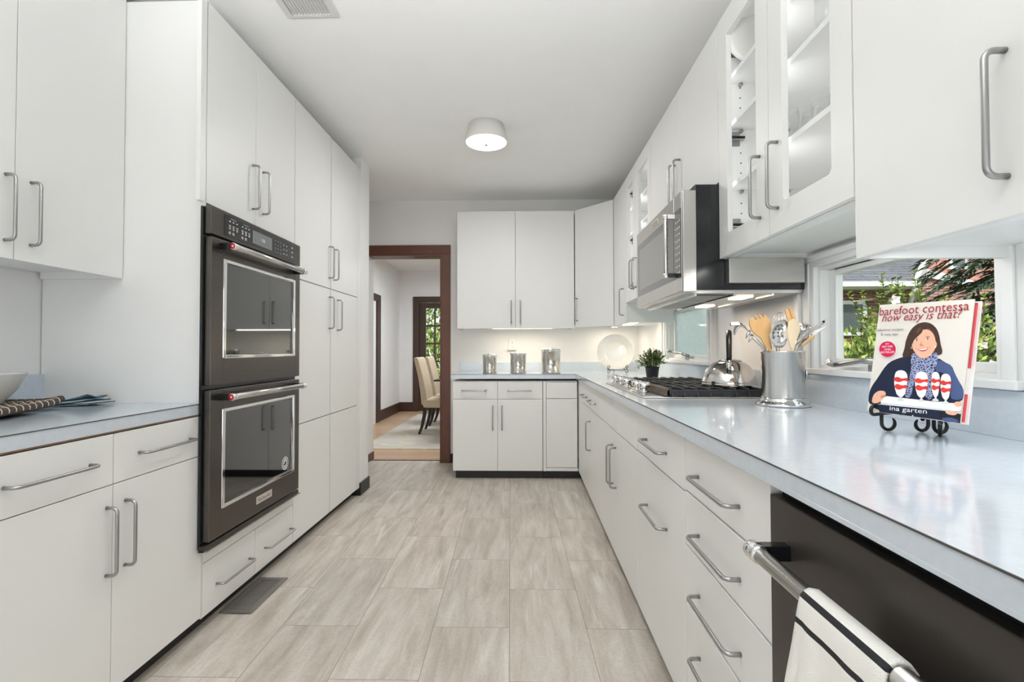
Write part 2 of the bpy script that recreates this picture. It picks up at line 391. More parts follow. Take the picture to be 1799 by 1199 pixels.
def struct(o, label=None):
    o['kind'] = 'structure'
    if label: o['label'] = label
    return o
def sub(o, label): o['label'] = label; return o
TEXTS = {}
def text(s_, p0, ux, uz, w, h, mt, mb, shear=0., lift=None):
    """lettering: flat glyph outlines fitted to a w x h patch at p0 (lower left), added to mb"""
    key = (s_, shear)
    if key not in TEXTS:
        cu = bpy.data.curves.new('lettering', 'FONT'); cu.body = s_; cu.shear = shear; cu.size = 1; cu.resolution_u = 2
        ob = bpy.data.objects.new('lettering', cu); COL.objects.link(ob); bpy.context.view_layer.update()
        me = ob.to_mesh(); vs = [v.co.copy() for v in me.vertices]; fs = [tuple(p.vertices) for p in me.polygons]
        ob.to_mesh_clear(); bpy.data.objects.remove(ob); bpy.data.curves.remove(cu)
        TEXTS[key] = (vs, fs)
    vs, fs = TEXTS[key]
    x0 = min(v.x for v in vs); x1 = max(v.x for v in vs); y0 = min(v.y for v in vs); y1 = max(v.y for v in vs)
    ux, uz, p0 = Vector(ux), Vector(uz), Vector(p0)
    mb.add([p0+ux*((v.x-x0)/(x1-x0)*w)+uz*((v.y-y0)/(y1-y0)*h) for v in vs], fs, mt)

def pull(par, p0, p1, out, r=.0052, so=.034, name='handle'):
    """bar pull: bent round bar between two mounting points"""
    p0, p1, out = Vector(p0), Vector(p1), Vector(out).normalized(); d = (p1-p0).normalized(); rb = .016
    path = [p0-out*.001]
    for (p, dd, rev) in ((p0, d, False), (p1, -d, True)):
        c = p+out*(so-rb)+dd*rb; arc = []
        for k in range(6):
            a = (pi/2)*k/5; arc.append(c-dd*(rb*math.cos(a))+out*(rb*math.sin(a)))
        path += arc[::-1] if rev else arc
    path.append(p1-out*.001)
    return MB().tube(path, r, 'nickel', 10).build(name, par)
# ------------------------------------------------------------------ dimensions
XL, XRF, XCR, XU, XW = -1.275, .472, .450, .779, 1.14
YBF, YBC, YU, YW = 4.24, 4.22, 4.53, 4.864
XWL = -1.945; ZC = 2.637; ZT = .914; YR = -2.3
ZD = 5.04   # dining side of the back wall
FL = Face((XL, 0, 0), Y, X); FR = Face((XRF, 0, 0), Y, -X); FB = Face((0, YBF, 0), X, -Y)
FLU = Face((-1.607, 0, 0), Y, X); FRU = Face((XU, 0, 0), Y, -X); FBU = Face((0, YU, 0), X, -Y)

# ------------------------------------------------------------------ room shell
struct(MB().box(XWL-.1, XW+.15, YR-.1, ZD-.09, -.06, 0, 'floor_tile').build('floor'), 'long rectangular beige stone-look tiles with pale streaks')
struct(MB().box(-3.2, 2.6, ZD-.09, 9.0, -.06, 0, 'oak_floor').build('floor_dining'), 'honey oak boards of the room beyond the doorway')
struct(MB().box(XWL-.1, XW+.15, YR-.1, ZD, ZC, ZC+.1, 'ceiling_paint').build('ceiling'))
struct(MB().box(-3.2, 2.6, ZD, 9.0, 2.6, 2.7, 'ceiling_paint').build('ceiling_dining'))
struct(MB().box(XWL-.1, XWL, YR, YW, 0, ZC, 'wall_paint').build('wall_left'))
struct(MB().box(XWL-.1, XW+.15, YR-.1, YR, 0, ZC, 'wall_paint').build('wall_rear'))
W1 = (1.18, 1.905, 1.05, 1.44); W2 = (3.0, 3.855, 1.05, 1.44)
w = MB(); x0, x1 = XW, XW+.07
w.box(x0, x1, YR, YW, 0, 1.05, 'wall_paint').box(x0, x1, YR, YW, 1.44, ZC, 'wall_paint')
for a, b in ((YR, W1[0]), (W1[1], W2[0]), (W2[1], YW)): w.box(x0, x1, a, b, 1.05, 1.44, 'wall_paint')
struct(w.build('wall_right'))
DX0, DX1, DZ = -1.572, -.825, 2.095      # doorway
w = MB().box(XWL-.1, DX0, YW, ZD, 0, ZC, 'wall_paint').box(DX1, XW+.15, YW, ZD, 0, ZC, 'wall_paint').box(DX0, DX1, YW, ZD, DZ, ZC, 'wall_paint')
struct(w.build('wall_back'))
struct(MB().box(XWL, XL+.002, 3.757, 3.955, 0, ZC, 'wall_paint').build('wall_left_return', bevel=.003), 'narrow full-height white wall end past the tall cabinets')
b = MB().box(XWL, XL+.012, 3.745, 3.967, 0, .098, 'toe_black')
struct(b.build('baseboard_left', bevel=.004), 'black rubber cove base')
struct(MB().box(DX0-.02, DX0+.012, YW-.006, ZD-.002, 0, .075, 'base_brown').build('baseboard_doorway'), 'short brown base at the left of the doorway')
struct(MB().box(DX1+.09, -.62, YW-.012, YW, 0, .09, 'toe_black').build('baseboard_back'))
struct(MB().box(DX0, DX1, ZD-.096, ZD-.08, -.001, .006, 'base_brown').build('trim_3'))
# walnut casing of the doorway
t = thing('door_casing', 'reddish walnut door casing around the doorway to the dining room', 'door frame', (-1.2, YW, 0)); t['kind'] = 'structure'
c = MB().box(DX1, DX1+.09, YW-.02, YW-.0005, 0, DZ, 'walnut_trim'); c.build('casing_leg', t, bevel=.004)
c = MB().box(DX0-.09, DX0, YW-.02, YW-.0005, 0, DZ, 'walnut_trim'); c.build('casing_leg', t, bevel=.004)
c = MB().box(DX0-.09, DX1+.09, YW-.02, YW-.0005, DZ, DZ+.09, 'walnut_trim'); c.build('casing_head', t, bevel=.004)
c = MB().box(DX1-.016, DX1+.004, YW-.012, ZD, 0, DZ-.016, 'walnut_trim'); c.build('jamb', t)
c = MB().box(DX0, DX1, YW-.012, ZD, DZ-.016, DZ-.0005, 'walnut_trim'); c.build('jamb', t)

# windows -----------------------------------------------------------------
def window(name, wn, pane, crank_y, tip_y, label, tip_dz):
    y0, y1, z0, z1 = wn
    t = thing(name, label, 'window', (XW, (y0+y1)/2, z0)); t['kind'] = 'structure'
    cw = .108
    c = MB()
    for (a, b_, zz0, zz1) in ((y0-cw, y0, z0-.02, z1+.045), (y1, y1+cw, z0-.02, z1+.045)):
        c.box(XW-.02, XW, a, b_, zz0, zz1, 'trim_white')
    c.box(XW-.02, XW, y0, y1, z1, z1+.045, 'trim_white')
    for (a, b_) in ((y0-cw, y0-cw+.028), (y1+cw-.028, y1+cw)): c.box(XW-.034, XW-.02, a, b_, z0-.02, z1+.045, 'trim_white')
    for (a, b_) in ((y0-.05, y0-.02), (y1+.02, y1+.05)): c.box(XW-.028, XW-.02, a, b_, z0-.02, z1+.02, 'trim_white')
    c.box(XW-.034, XW-.02, y0-cw, y1+cw, z1+.022, z1+.045, 'trim_white')
    c.build('casing', t, bevel=.002)
    MB().box(XW-.035, XW+.03, y0-.06, y1+.06, z0-.022, z0, 'trim_white').build('sill', t, bevel=.003)
    c = MB().box(XW, XW+.068, y0, y0+.012, z0, z1, 'trim_white').box(XW, XW+.068, y1-.012, y1, z0, z1, 'trim_white').box(XW, XW+.068, y0+.012, y1-.012, z1-.012, z1, 'trim_white').box(XW, XW+.068, y0+.012, y1-.012, z0, z0+.012, 'trim_white')
    c.build('frame', t)
    sx0, sx1 = XW+.035, XW+.065; a, b_ = y0+.013, y1-.013; e, g = z0+.013, z1-.013; sw = .034
    c = MB().box(sx0, sx1, a, a+sw, e, g, 'trim_white').box(sx0, sx1, b_-sw, b_, e, g, 'trim_white').box(sx0, sx1, a+sw, b_-sw, e, e+sw-.008, 'trim_white').box(sx0, sx1, a+sw, b_-sw, g-sw+.012, g, 'trim_white')
    sh = c.build('sash', t, bevel=.003)
    MB().box(sx0+.012, sx0+.017, a+sw, b_-sw, e+sw-.008, g-sw+.012, pane).build('glass', t)
    k = MB().obox((XW+.012, crank_y, z0+.011), (.016, 0, 0), (0, .034, 0), (0, 0, .011), 'nickel')
    k.lathe([(.014, 0), (.014, .018), (.008, .022), (0, .022)], (XW+.004, crank_y, z0+.02), 'nickel', 14)
    p0 = Vector((XW-.002, crank_y, z0+.034)); p1 = Vector((XW-.03, tip_y, z0+.03+tip_dz))
    mid = p0.lerp(p1, .35)+Z*.006; k.tube([p0, mid, p0.lerp(p1, .8), p1], [.011, .0095, .0085, .009], 'nickel', 10)
    dirn = (p1-p0).normalized(); k.tube([p1, p1-X*.012+Z*.004, p1-X*.026+Z*.012], [.010, .011, .0115], 'nickel', 10)
    k.build('crank_handle', t)
    return t
window('window_1', W1, 'pane_glass', 1.60, 1.765, 'white framed awning window above the counter beside the cookbook', -.012)
window('window_2', W2, 'frosted_glass', 3.42, 3.70, 'narrow window with misted bluish pane beyond the kettle', .03)

# ------------------------------------------------------------------ cabinets
G = .0016
def slab(t, F, u0, u1, z0, z1, name='door', th=.019):
    return MB().fbox(F, u0+G, u1-G, z0+G, z1-G, -th, 0, 'cabinet_white').build(name, t, bevel=.0012, seg=2)
def vpull(d, F, u, za, zb, dirn=0): return pull(d, F.pt(u, za), F.pt(u, zb), F.n)
def hpull(d, F, ua, ub, z): return pull(d, F.pt(ua, z), F.pt(ub, z), F.n)
def cabinet(label, F, u0, u1, z0, z1, depth, doors=(), drawers=(), toe=None, cat='cabinet', name='base_cabinet', group=None, recess=False, loc=None, zbody=None, closed=True):
    t = thing(name, label, cat, loc or F.pt((u0+u1)/2, z0 if not toe else 0, -depth/2), group)
    zb = z0+.027 if recess else (zbody or z0)
    if closed:
        b = MB().fbox(F, u0+.0005, u1-.0005, zb, z1, -depth, -.0205, 'cabinet_white')
        if recess:
            for a, c in ((u0+.0005, u0+.018), (u1-.018, u1-.0005)): b.fbox(F, a, c, z0, zb, -depth, -.0205, 'cabinet_white')
        b.build('body', t)
    for d in doors:
        o = slab(t, F, d[0], d[1], d[2], d[3])
        if len(d) > 4 and d[4]: vpull(o, F, d[4], d[5], d[5]+.205)
    for d in drawers:
        o = slab(t, F, d[0], d[1], d[2], d[3], 'drawer')
        if len(d) > 4 and d[4]: hpull(o, F, d[4], d[5], d[6])
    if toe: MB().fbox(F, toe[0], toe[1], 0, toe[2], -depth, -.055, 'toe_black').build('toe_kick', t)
    return t
# left run
cabinet('white base cabinet with two drawers under the left counter with the woven tray', FL, 1.07, 1.907, .07, .868, .64,
        doors=[(1.07, 1.485, .07, .708, 1.462, .437), (1.485, 1.905, .07, .708, 1.532, .440)],
        drawers=[(1.07, 1.485, .708, .866, 1.165, 1.403, .786), (1.485, 1.905, .708, .866, 1.585, 1.828, .786)], toe=(1.07, 1.907, .07))
cabinet('white wall cabinet hanging over the left counter', FLU, 1.07, 1.907, 1.41, 2.57, .325,
        doors=[(1.07, 1.487, 1.41, 2.57, 1.458, 1.467), (1.487, 1.905, 1.41, 2.57, 1.537, 1.467)], name='wall_cabinet', recess=True)
t = cabinet('tall white oven cabinet holding the black double oven', FL, 1.909, 2.664, .062, 2.54, .665, name='oven_cabinet', cat='cabinet', closed=False,
        doors=[(1.87, 2.268, 1.717, 2.54, 2.243, 1.790), (2.268, 2.66, 1.717, 2.54, 2.331, 1.790)],
        drawers=[(1.911, 2.288, .062, .276, 2.0, 2.24, .158), (2.288, 2.664, .062, .276, 2.375, 2.63, .154)], toe=(1.909, 2.664, .062))
b = MB().fbox(FL, 1.909, 1.927, .062, 2.54, -.665, -.0205, 'cabinet_white').fbox(FL, 2.646, 2.664, .062, 2.54, -.665, -.0205, 'cabinet_white')
b.fbox(FL, 1.927, 2.646, .062, .34, -.665, -.0205, 'cabinet_white').fbox(FL, 1.927, 2.646, 1.70, 2.54, -.665, -.0205, 'cabinet_white').fbox(FL, 1.927, 2.646, .34, 1.70, -.665, -.645, 'cabinet_white')
b.fbox(FL, 1.911, 2.662, .278, .34, -.0205, 0, 'cabinet_white')
b.fbox(FL, 1.907, 1.909, .062, 2.54, -.665, 0, 'cabinet_white')
b.build('body', t)
cabinet('tall white pantry cabinet between the double oven and the doorway', FL, 2.664, 3.755, .062, 2.54, .665, name='pantry_cabinet',
        doors=[(2.666, 3.168, 1.531, 2.54, 3.14, 1.598), (3.178, 3.684, 1.531, 2.54, 3.222, 1.596),
               (2.666, 3.168, .706, 1.528, 3.145, 1.268), (3.178, 3.684, .706, 1.528, 3.285, 1.262), (2.666, 3.168, .062, .703), (3.178, 3.684, .062, .703)],
        drawers=(), toe=(2.664, 3.72, .062))
MB().fbox(FL, 3.686, 3.755, .062, 2.54, -.0205, 0, 'cabinet_white').build('filler_strip', bpy.data.objects['pantry_cabinet'])
# back run
cabinet('white base cabinet with two drawers under the three steel canisters', FB, -.622, .163, .073, .855, .615,
        doors=[(-.622, -.230, .073, .697, -.272, .432), (-.230, .162, .073, .697, -.192, .430)],
        drawers=[(-.622, -.230, .697, .853, -.54, -.33, .772), (-.230, .162, .697, .853, -.141, .062, .772)], toe=(-.603, .163, .073))
t = cabinet('white corner base cabinet with inset blank door and no handles', FB, .166, .468, .073, .855, .615, doors=[(.193, .462, .105, .700)], drawers=[(.193, .462, .703, .846)], toe=(.166, .525, .073), name='corner_base_cabinet', zbody=.073)
MB().fbox(FB, .166, .191, .073, .853, -.0205, 0, 'cabinet_white').fbox(FB, .191, .468, .075, .100, -.0205, .004, 'cabinet_white').build('face_frame', t, bevel=.001)
# right run
cabinet('white corner-end base cabinet with two narrow drawers left of the cooktop cabinet', FR, 3.075, 3.95, .065, .868, .64,
        doors=[(3.075, 3.56, .065, .700, 3.475, .410), (3.56, 3.93, .065, .700)], drawers=[(3.075, 3.56, .703, .866, 3.20, 3.44, .768), (3.56, 3.93, .703, .866, 3.64, 3.86, .77)], toe=(3.06, 4.0, .07))
MB().box(XRF+.001, XRF+.02, 3.9335, YBF+.004, .07, .868, 'cabinet_white').build('filler_strip', bpy.data.objects['base_cabinet.002'], bevel=.001)
cabinet('white base cabinet with handleless top panels below the gas cooktop', FR, 2.05, 3.073, .065, .868, .64,
        doors=[(2.05, 2.56, .065, .700, 2.515, .415), (2.56, 3.073, .065, .700, 2.61, .413)], drawers=[(2.05, 2.56, .703, .866), (2.56, 3.073, .703, .866)], toe=(2.05, 3.06, .07))
t = cabinet('white pull-out base cabinet with one drawer and one tall front', FR, 1.447, 2.047, .065, .868, .64,
        drawers=[(1.447, 2.047, .707, .866, 1.63, 1.885, .778)], toe=(1.447, 2.047, .07))
o = slab(t, FR, 1.447, 2.047, .065, .704); hpull(o, FR, 1.63, 1.885, .528)
cabinet('white four-drawer base cabinet next to the dishwasher', FR, .948, 1.445, .065, .868, .64,
        drawers=[(.948, 1.445, .714, .866, 1.085, 1.335, .777), (.948, 1.445, .557, .711, 1.085, 1.335, .618), (.948, 1.445, .393, .554, 1.085, 1.335, .456), (.948, 1.445, .065, .390, 1.085, 1.335, .29)], toe=(.948, 1.445, .07))
# right wall cabinets
DU = XW-XU-.0005
cabinet('large white wall cabinet nearest the camera over the cookbook', FRU, .36, 1.156, 1.333, 2.43, DU, name='wall_cabinet', recess=True,
        doors=[(.36, .757, 1.333, 2.43, .72, 1.40), (.757, 1.156, 1.333, 2.43, .795, 1.40)])
def glass_cabinet(label, u0, u1, um, hu, shelves, hinge_side):
    t = thing('glass_door_cabinet', label, 'cabinet', (XU+.18, (u0+u1)/2, 1.482)); z0, z1 = 1.482, 2.43
    b = MB(); e = .018; ins = 'cabinet_inside'
    b.fbox(FRU, u0+.0005, u0+e, z0, z1, -DU, -.0205, ins).fbox(FRU, u1-e, u1-.0005, z0, z1, -DU, -.0205, ins)
    b.fbox(FRU, u0+e, u1-e, z0+.02, z0+.038, -DU, -.0205, ins).fbox(FRU, u0+e, u1-e, z1-e, z1, -DU, -.0205, ins).fbox(FRU, u0+e, u1-e, z0+.038, z1-e, -DU, -DU+.008, ins)
    b.fbox(FRU, u0+e, u1-e, z0, z0+.02, -.04, -.0205, 'cabinet_white')
    for zz in (1.58, 1.62, 1.66, 1.70, 1.82, 1.86, 1.90, 2.04, 2.08, 2.12, 2.16):   # drilled shelf-pin holes
        for dd in (-.08, -.26):
            b.lathe([(.0028, 0), (.0028, .0006), (0, .0006)], FRU.pt(u1-e, zz, dd), 'seam_dark', 8, ax=-Y)
    b.build('body', t)
    for zz in shelves:
        sh = MB().fbox(FRU, u0+e+.001, u1-e-.001, zz-.009, zz+.009, -DU+.01, -.03, ins).build('shelf', t, bevel=.001)
        for dd in (-.08, -.26): MB().lathe([(.006, 0), (.006, .012), (0, .012)], FRU.pt(u1-e, zz-.016, dd), 'nickel', 10, ax=-Y).build('shelf_pin', sh)
    sw = .080
    for (a, c, hh, left) in ((um, u1, hu[1], True), (u0, um, hu[0], False)):
        d = MB(); a += G; c -= G; q0, q1 = z0+G, z1-G; zt, zb_ = q1-.095, q0+.085
        d.fbox(FRU, a, a+sw, q0, q1, -.019, 0, 'cabinet_white').fbox(FRU, c-sw, c, q0, q1, -.019, 0, 'cabinet_white')
        d.fbox(FRU, a+sw, c-sw, q0, zb_, -.019, 0, 'cabinet_white').fbox(FRU, a+sw, c-sw, zt, q1, -.019, 0, 'cabinet_white')
        # quarter fillets at the lower opening corners
        for (uu, sg) in ((a+sw, 1), (c-sw, -1)):
            pts = [FRU.pt(uu, zb_, -.019)]+[FRU.pt(uu+sg*(.02-.02*math.cos(q*pi/10)), zb_+.02-.02*math.sin(q*pi/10), -.019) for q in range(6)]
            pts = [FRU.pt(uu, zb_, -.019)]+[FRU.pt(uu+sg*(.018-.018*math.sin(q*pi/10)), zb_+.018-.018*math.cos(q*pi/10), -.019) for q in range(6)]
            d.prism(pts, FRU.n*.019, 'cabinet_white')
        o = d.build('door', t, bevel=.001)
        MB().fbox(FRU, a+sw-.006, c-sw+.006, zb_-.004, zt+.006, -.0185, -.0155, 'cabinet_glass').build('glass', o)
        vpull(o, FRU, hh, 1.556, 1.556+.203)
        hy = u1-e if left else u0+e; sg = -1 if left else 1
        for zz in (1.61, 1.955, 2.31):
            h = MB(); h.fbox(FRU, min(hy, hy+sg*.004), max(hy, hy+sg*.004), zz-.028, zz+.028, -.075, -.045, 'nickel')
            h.obox(FRU.pt(hy+sg*.009, zz, -.055), FRU.n*.034, Y*.006, Z*.007, 'steel'); h.tube([FRU.pt(hy+sg*.012, zz+.002, -.09), FRU.pt(hy+sg*.014, zz+.002, -.024)], .006, 'iron_black', 8)
            h.build('hinge', o)
    for yy, e_, w_ in ((um, .68, .14), (u0+.058, .42, .07), (u1-.058, .15, .07)): light('glass_cabinet_fill', 'AREA', (XU+.026, yy, 1.95), e_, (1, .995, .985), .85, w_, rot=(0, -pi/2, 0), parent=t)  # unseen strips added behind the stiles to brighten the shelves
    return t
glass_cabinet('large glass-door wall cabinet with glassware right of the microwave', 1.158, 1.945, 1.551, (1.497, 1.608), (1.76, 2.0, 2.185), 1)
glass_cabinet('far glass-door wall cabinet beyond the microwave', 2.972, 3.72, 3.385, (3.36, 3.44), (1.76, 2.0, 2.185), 1)
cabinet('white wall cabinet directly above the microwave', FRU, 1.947, 2.97, 1.79, 2.43, DU, name='wall_cabinet', doors=[(1.947, 2.459, 1.79, 2.43, 2.42, 1.865), (2.459, 2.97, 1.79, 2.43, 2.498, 1.865)])
cabinet('white end wall cabinet between the glass doors and the corner', FRU, 3.722, 4.20, 1.333, 2.43, DU, name='wall_cabinet', recess=True, doors=[(3.722, 4.20, 1.333, 2.43, 3.80, 1.395)])
MB().box(.80, XW-.05, 1.905, 1.943, 1.383, 1.481, 'steel_brushed').build('end_panel', bevel=.002)
o = bpy.data.objects['end_panel']; o.name = 'vent_side_panel'; tag(o, 'grey metal side panel under the glass cabinet beside the microwave', 'panel')
# diagonal corner and back wall cabinet
A, B_ = Vector((XU, 4.202, 0)), Vector((.474, YU, 0)); du = (B_-A); Ld = du.length; du.normalize(); nd = Vector((-du.y, du.x, 0))
if nd.y > 0: nd = -nd
FD = Face(A, du, nd)
t = thing('corner_wall_cabinet', 'white diagonal wall cabinet filling the far right corner', 'cabinet', (.95, 4.65, 1.333))
k = .0205
b = MB().prism([A-nd*k+Vector((0, .001, 1.36)), B_-nd*k+Vector((.001, 0, 1.36)), Vector((.4755, YW-.001, 1.36)), Vector((XW-.001, YW-.001, 1.36)), Vector((XW-.001, 4.203, 1.36))], Z*(2.43-1.36), 'cabinet_white')
b.build('body', t)
o = slab(t, FD, .004, Ld-.004, 1.333, 2.43); vpull(o, FD, Ld-.035, 1.395, 1.60)
cabinet('white two-door wall cabinet on the back wall above the canisters', FBU, -.625, .472, 1.325, 2.43, YW-YU-.0005, name='wall_cabinet', recess=True,
        doors=[(-.625, -.078, 1.325, 2.43, -.118, 1.38), (-.078, .472, 1.325, 2.43, -.033, 1.38)])

def counter_fill_light(y0, y1, z, label, e):  # strips added to brighten the near counter, hidden behind the cabinet lip
    t = thing('under_cabinet_light', label, 'strip light', (XU+.06, (y0+y1)/2, z))
    MB().box(XU+.03, XU+.08, y0, y1, z-.014, z-.0005, 'trim_white').build('housing', t, bevel=.002)
    light('strip_lamp', 'AREA', (XU+.055, (y0+y1)/2, z-.016), e, (1, .99, .97), .04, y1-y0-.02, rot=(0, math.radians(-8), 0), parent=t)
counter_fill_light(.42, 1.10, 1.36, 'unseen fill strip added under the near wall cabinet over the cookbook', 1.8)
counter_fill_light(1.22, 1.66, 1.502, 'unseen fill strip added under the large glass-door cabinet', 2.2)
# worktops ---------------------------------------------------------------
t = thing('worktop', 'pale blue laminate worktop on the left with the woven tray', 'countertop', (-1.6, 1.5, .87), None)
MB().box(XWL+.001, XL, 1.0, 1.9065, .872, ZT, 'laminate_blue').build('slab', t, bevel=.0015)
MB().box(XL, XL+.0022, 1.0, 1.9065, ZT-.0022, ZT+.0004, 'seam_dark').box(XL-.02, XL+.0008, 1.0, 1.9065, .8685, .8722, 'particle_board').build('edge_band', t)
MB().box(XWL+.001, XWL+.02, 1.0, 1.9065, ZT, 1.03, 'laminate_blue').build('backsplash', t, bevel=.001)
t = thing('worktop', 'L-shaped pale blue laminate worktop with cooktop, kettle and cookbook', 'countertop', (.8, 2.0, .87), None)
b = MB().box(XCR, XW-.001, -.3, YW-.001, .874, ZT, 'laminate_blue').box(-.635, XCR, YBC, YW-.001, .874, ZT, 'laminate_blue')
b.build('slab', t, bevel=.0012)
MB().box(XCR-.0018, XCR, -.3, YBC, ZT-.0022, ZT+.0004, 'seam_dark').box(-.635, XCR, YBC-.0018, YBC, ZT-.0022, ZT+.0004, 'seam_dark').build('edge_band', t)
b = MB().box(-.635, XW-.001, YW-.02, YW-.001, ZT, 1.006, 'laminate_blue').box(XW-.02, XW-.001, -.3, YW-.02, ZT, 1.026, 'laminate_blue')
b.build('backsplash', t, bevel=.0012)
# ------------------------------------------------------------------ double oven
XO = XL+.04
t = thing('double_oven', 'black stainless built-in double oven in the tall cabinet', 'oven', (-1.4, 2.27, .34))
MB().box(XL-.55, XL-.001, 1.93, 2.644, .345, 1.695, 'dark_void').box(XL+.0028, XO-.028, 1.874, 2.652, .345, 1.695, 'black_gloss').build('body', t)
MB().box(XO-.03, XO-.006, 1.868, 2.655, .338, .36, 'black_steel_flat').box(XO-.03, XO+.006, 1.868, 2.655, .338, .343, 'steel').build('bottom_trim', t)
cp = MB().box(XO-.027, XO, 1.884, 2.645, 1.588, 1.700, 'black_steel').build('control_panel', t, bevel=.002)
g = MB().box(XO, XO+.0016, 1.965, 2.605, 1.600, 1.686, 'panel_black')
uy = Y; # lettering runs along +Y when read from the aisle
def mark(mb, y, z, wy, hz, mt='print_white'): mb.box(XO+.0016, XO+.002, y, y+wy, z, z+hz, mt)
for base in (1.99, 2.082):
    mark(g, base+.018, 1.676, .04, .003, 'print_grey')
    for i in range(3): mark(g, base+.006+i*.025, 1.664, .010, .004)
    for i in range(3):
        mark(g, base+.004+i*.026, 1.647, .014, .003); mark(g, base+.006+i*.026, 1.640, .011, .003); mark(g, base+.005+i*.026, 1.633, .012, .003)
    for i in range(2): mark(g, base+.004+i*.026, 1.619, .013, .003); mark(g, base+.004+i*.026, 1.613, .013, .003)
for i in range(3):
    for j in range(4): mark(g, 2.372+i*.026, 1.612+j*.018, .006, .005, 'print_grey')
for i in range(2):
    for j in range(3): mark(g, 2.452+i*.03, 1.618+j*.022, .014, .006, 'print_grey')
for j in range(3): mark(g, 2.54, 1.616+j*.024, .018, .010, 'print_grey')
g.build('touch_panel', cp)
d = MB().box(XO+.0016, XO+.0026, 2.172, 2.341, 1.613, 1.672, 'display_grey')
text('1:06', (XO+.0029, 2.245, 1.635), Y, Z, .032, .016, 'print_white', d)
d.build('display', cp)
def oven_door(z0, z1, w0, w1, hz, badge, sticker):
    y0, y1 = 1.887, 2.645
    d = MB(); f0, f1 = 1.963, 2.590
    x0 = XO-.027
    d.box(x0, XO, y0, f0, z0, z1, 'black_steel').box(x0, XO, f1, y1, z0, z1, 'black_steel').box(x0, XO, f0, f1, z0, w0, 'black_steel').box(x0, XO, f0, f1, w1, z1, 'black_steel')
    d.box(x0, XO-.02, f0, f1, w0, w1, 'dark_void')
    d = d.build('oven_door', t, bevel=.002)
    c = MB(); e = .020; xa, xb = XO-.014, XO+.003
    c.box(xa, xb, f0, f0+e, w0, w1, 'chrome').box(xa, xb, f1-e, f1, w0, w1, 'chrome').box(xa, xb, f0+e, f1-e, w0, w0+.014, 'chrome').box(xa, xb, f0+e, f1-e, w1-.014, w1, 'chrome')
    c.build('window_trim', d, bevel=.0025)
    MB().box(XO-.013, XO-.006, f0+e, f1-e, w0+.014, w1-.014, 'oven_glass').build('window_glass', d)
    h = MB(); hx = XO+.055
    h.tube([(hx, 1.965, hz), (hx, 2.565, hz)], .0128, 'steel_brushed', 18)
    for yy, s_ in ((1.935, 1), (2.562, 1)): h.lathe([(.013, 0), (.0155, .003), (.0155, .012), (.0135, .016), (.0145, .02), (.0145, .026), (.012, .033), (0, .033)], (hx, yy, hz), 'chrome', 20, ax=Y)
    for yy in (1.936, 2.566): h.box(XO-.001, hx-.004, yy, yy+.026, hz-.0135, hz+.0135, 'black_gloss')
    h = h.build('handle', d, bevel=0)
    m_ = MB().lathe([(.0148, 0), (.0148, .002), (.0125, .0025)], (hx, 1.936, hz), 'chrome', 20, ax=-Y).lathe([(.0122, .0015), (.0122, .003), (.004, .0034)], (hx, 1.936, hz), 'red_enamel', 20, ax=-Y)
    m_.lathe([(.0034, .003), (.0034, .0038), (0, .0038)], (hx, 1.936, hz), 'print_white', 10, ax=-Y)
    m_.build('medallion', h)
    if badge:
        b = MB().box(XO, XO+.002, 2.223, 2.359, .412, .446, 'badge_silver')
        text('KitchenAid', (XO+.0023, 2.236, .420), Y, Z, .110, .018, 'cover_dark', b); b.build('badge', d)
    if sticker:
        s_ = MB(); c0 = Vector((XO-.0055, 2.503, .538)); s_.lathe([(.034, 0), (.034, .0004)], c0, 'print_white', 28, ax=X)
        ring = [c0+X*.0007+Y*(.0225*math.cos(a*pi/12))+Z*(.0225*math.sin(a*pi/12)) for a in range(24)]
        s_.tube(ring, .0012, 'cover_dark', 4, closed=True)
        for a in range(14):
            an = a*2*pi/14; p = c0+X*.0007+Y*(.028*math.cos(an))+Z*(.028*math.sin(an)); s_.obox(p, X*.0002, Y*.0022, Z*.0028, 'cover_dark')
        s_.prism([c0+X*.0006+Y*a+Z*b for a, b in ((-.015, -.006), (-.004, -.014), (.006, -.008), (.016, .002), (.006, .004), (.012, .012), (0, .010), (-.008, .002))], X*.0003, 'cover_dark')
        s_.build('sticker', d)
oven_door(.984, 1.577, 1.092, 1.502, 1.547, False, False)
oven_door(.370, .965, .478, .884, .935, True, True)

# ------------------------------------------------------------------ microwave
t = thing('microwave', 'stainless over-the-range microwave hung below the wall cabinet', 'microwave', (.9, 2.31, 1.355))
ya, yb, za, zb, xf = 1.946, 2.690, 1.368, 1.766, .63
MB().box(xf+.055, XW-.001, ya, yb, za-.006, zb+.018, 'black_gloss').build('body', t, bevel=.002)
fr = MB().box(xf+.001, xf+.055, ya-.012, ya+.012, za-.016, zb-.008, 'steel_brushed').box(xf+.001, xf+.055, ya+.012, yb, za-.016, zb-.008, 'steel_brushed').build('front_frame', t, bevel=.003)
dr = MB().box(xf-.004, xf, 2.032, yb, za-.012, zb-.010, 'steel_brushed').build('microwave_door', t, bevel=.003)
MB().box(xf-.0055, xf-.004, 2.032, 2.668, 1.412, 1.690, 'micro_glass').box(xf-.0062, xf-.0055, 2.15, 2.615, 1.442, 1.655, 'micro_screen').build('window_glass', dr)
pn = MB().box(xf-.004, xf, ya-.012, 2.028, za-.012, zb-.010, 'steel_brushed').build('control_panel', t, bevel=.002)
k = MB().box(xf-.0056, xf-.004, ya-.006, 2.028, 1.412, 1.690, 'micro_glass')
for i in range(9):
    for j in range(3): k.box(xf-.0062, xf-.0056, 1.952+j*.022, 1.960+j*.022, 1.43+i*.026, 1.437+i*.026, 'print_white')
k.build('keypad', pn)
h = MB(); hx = xf-.052; hy = 1.985
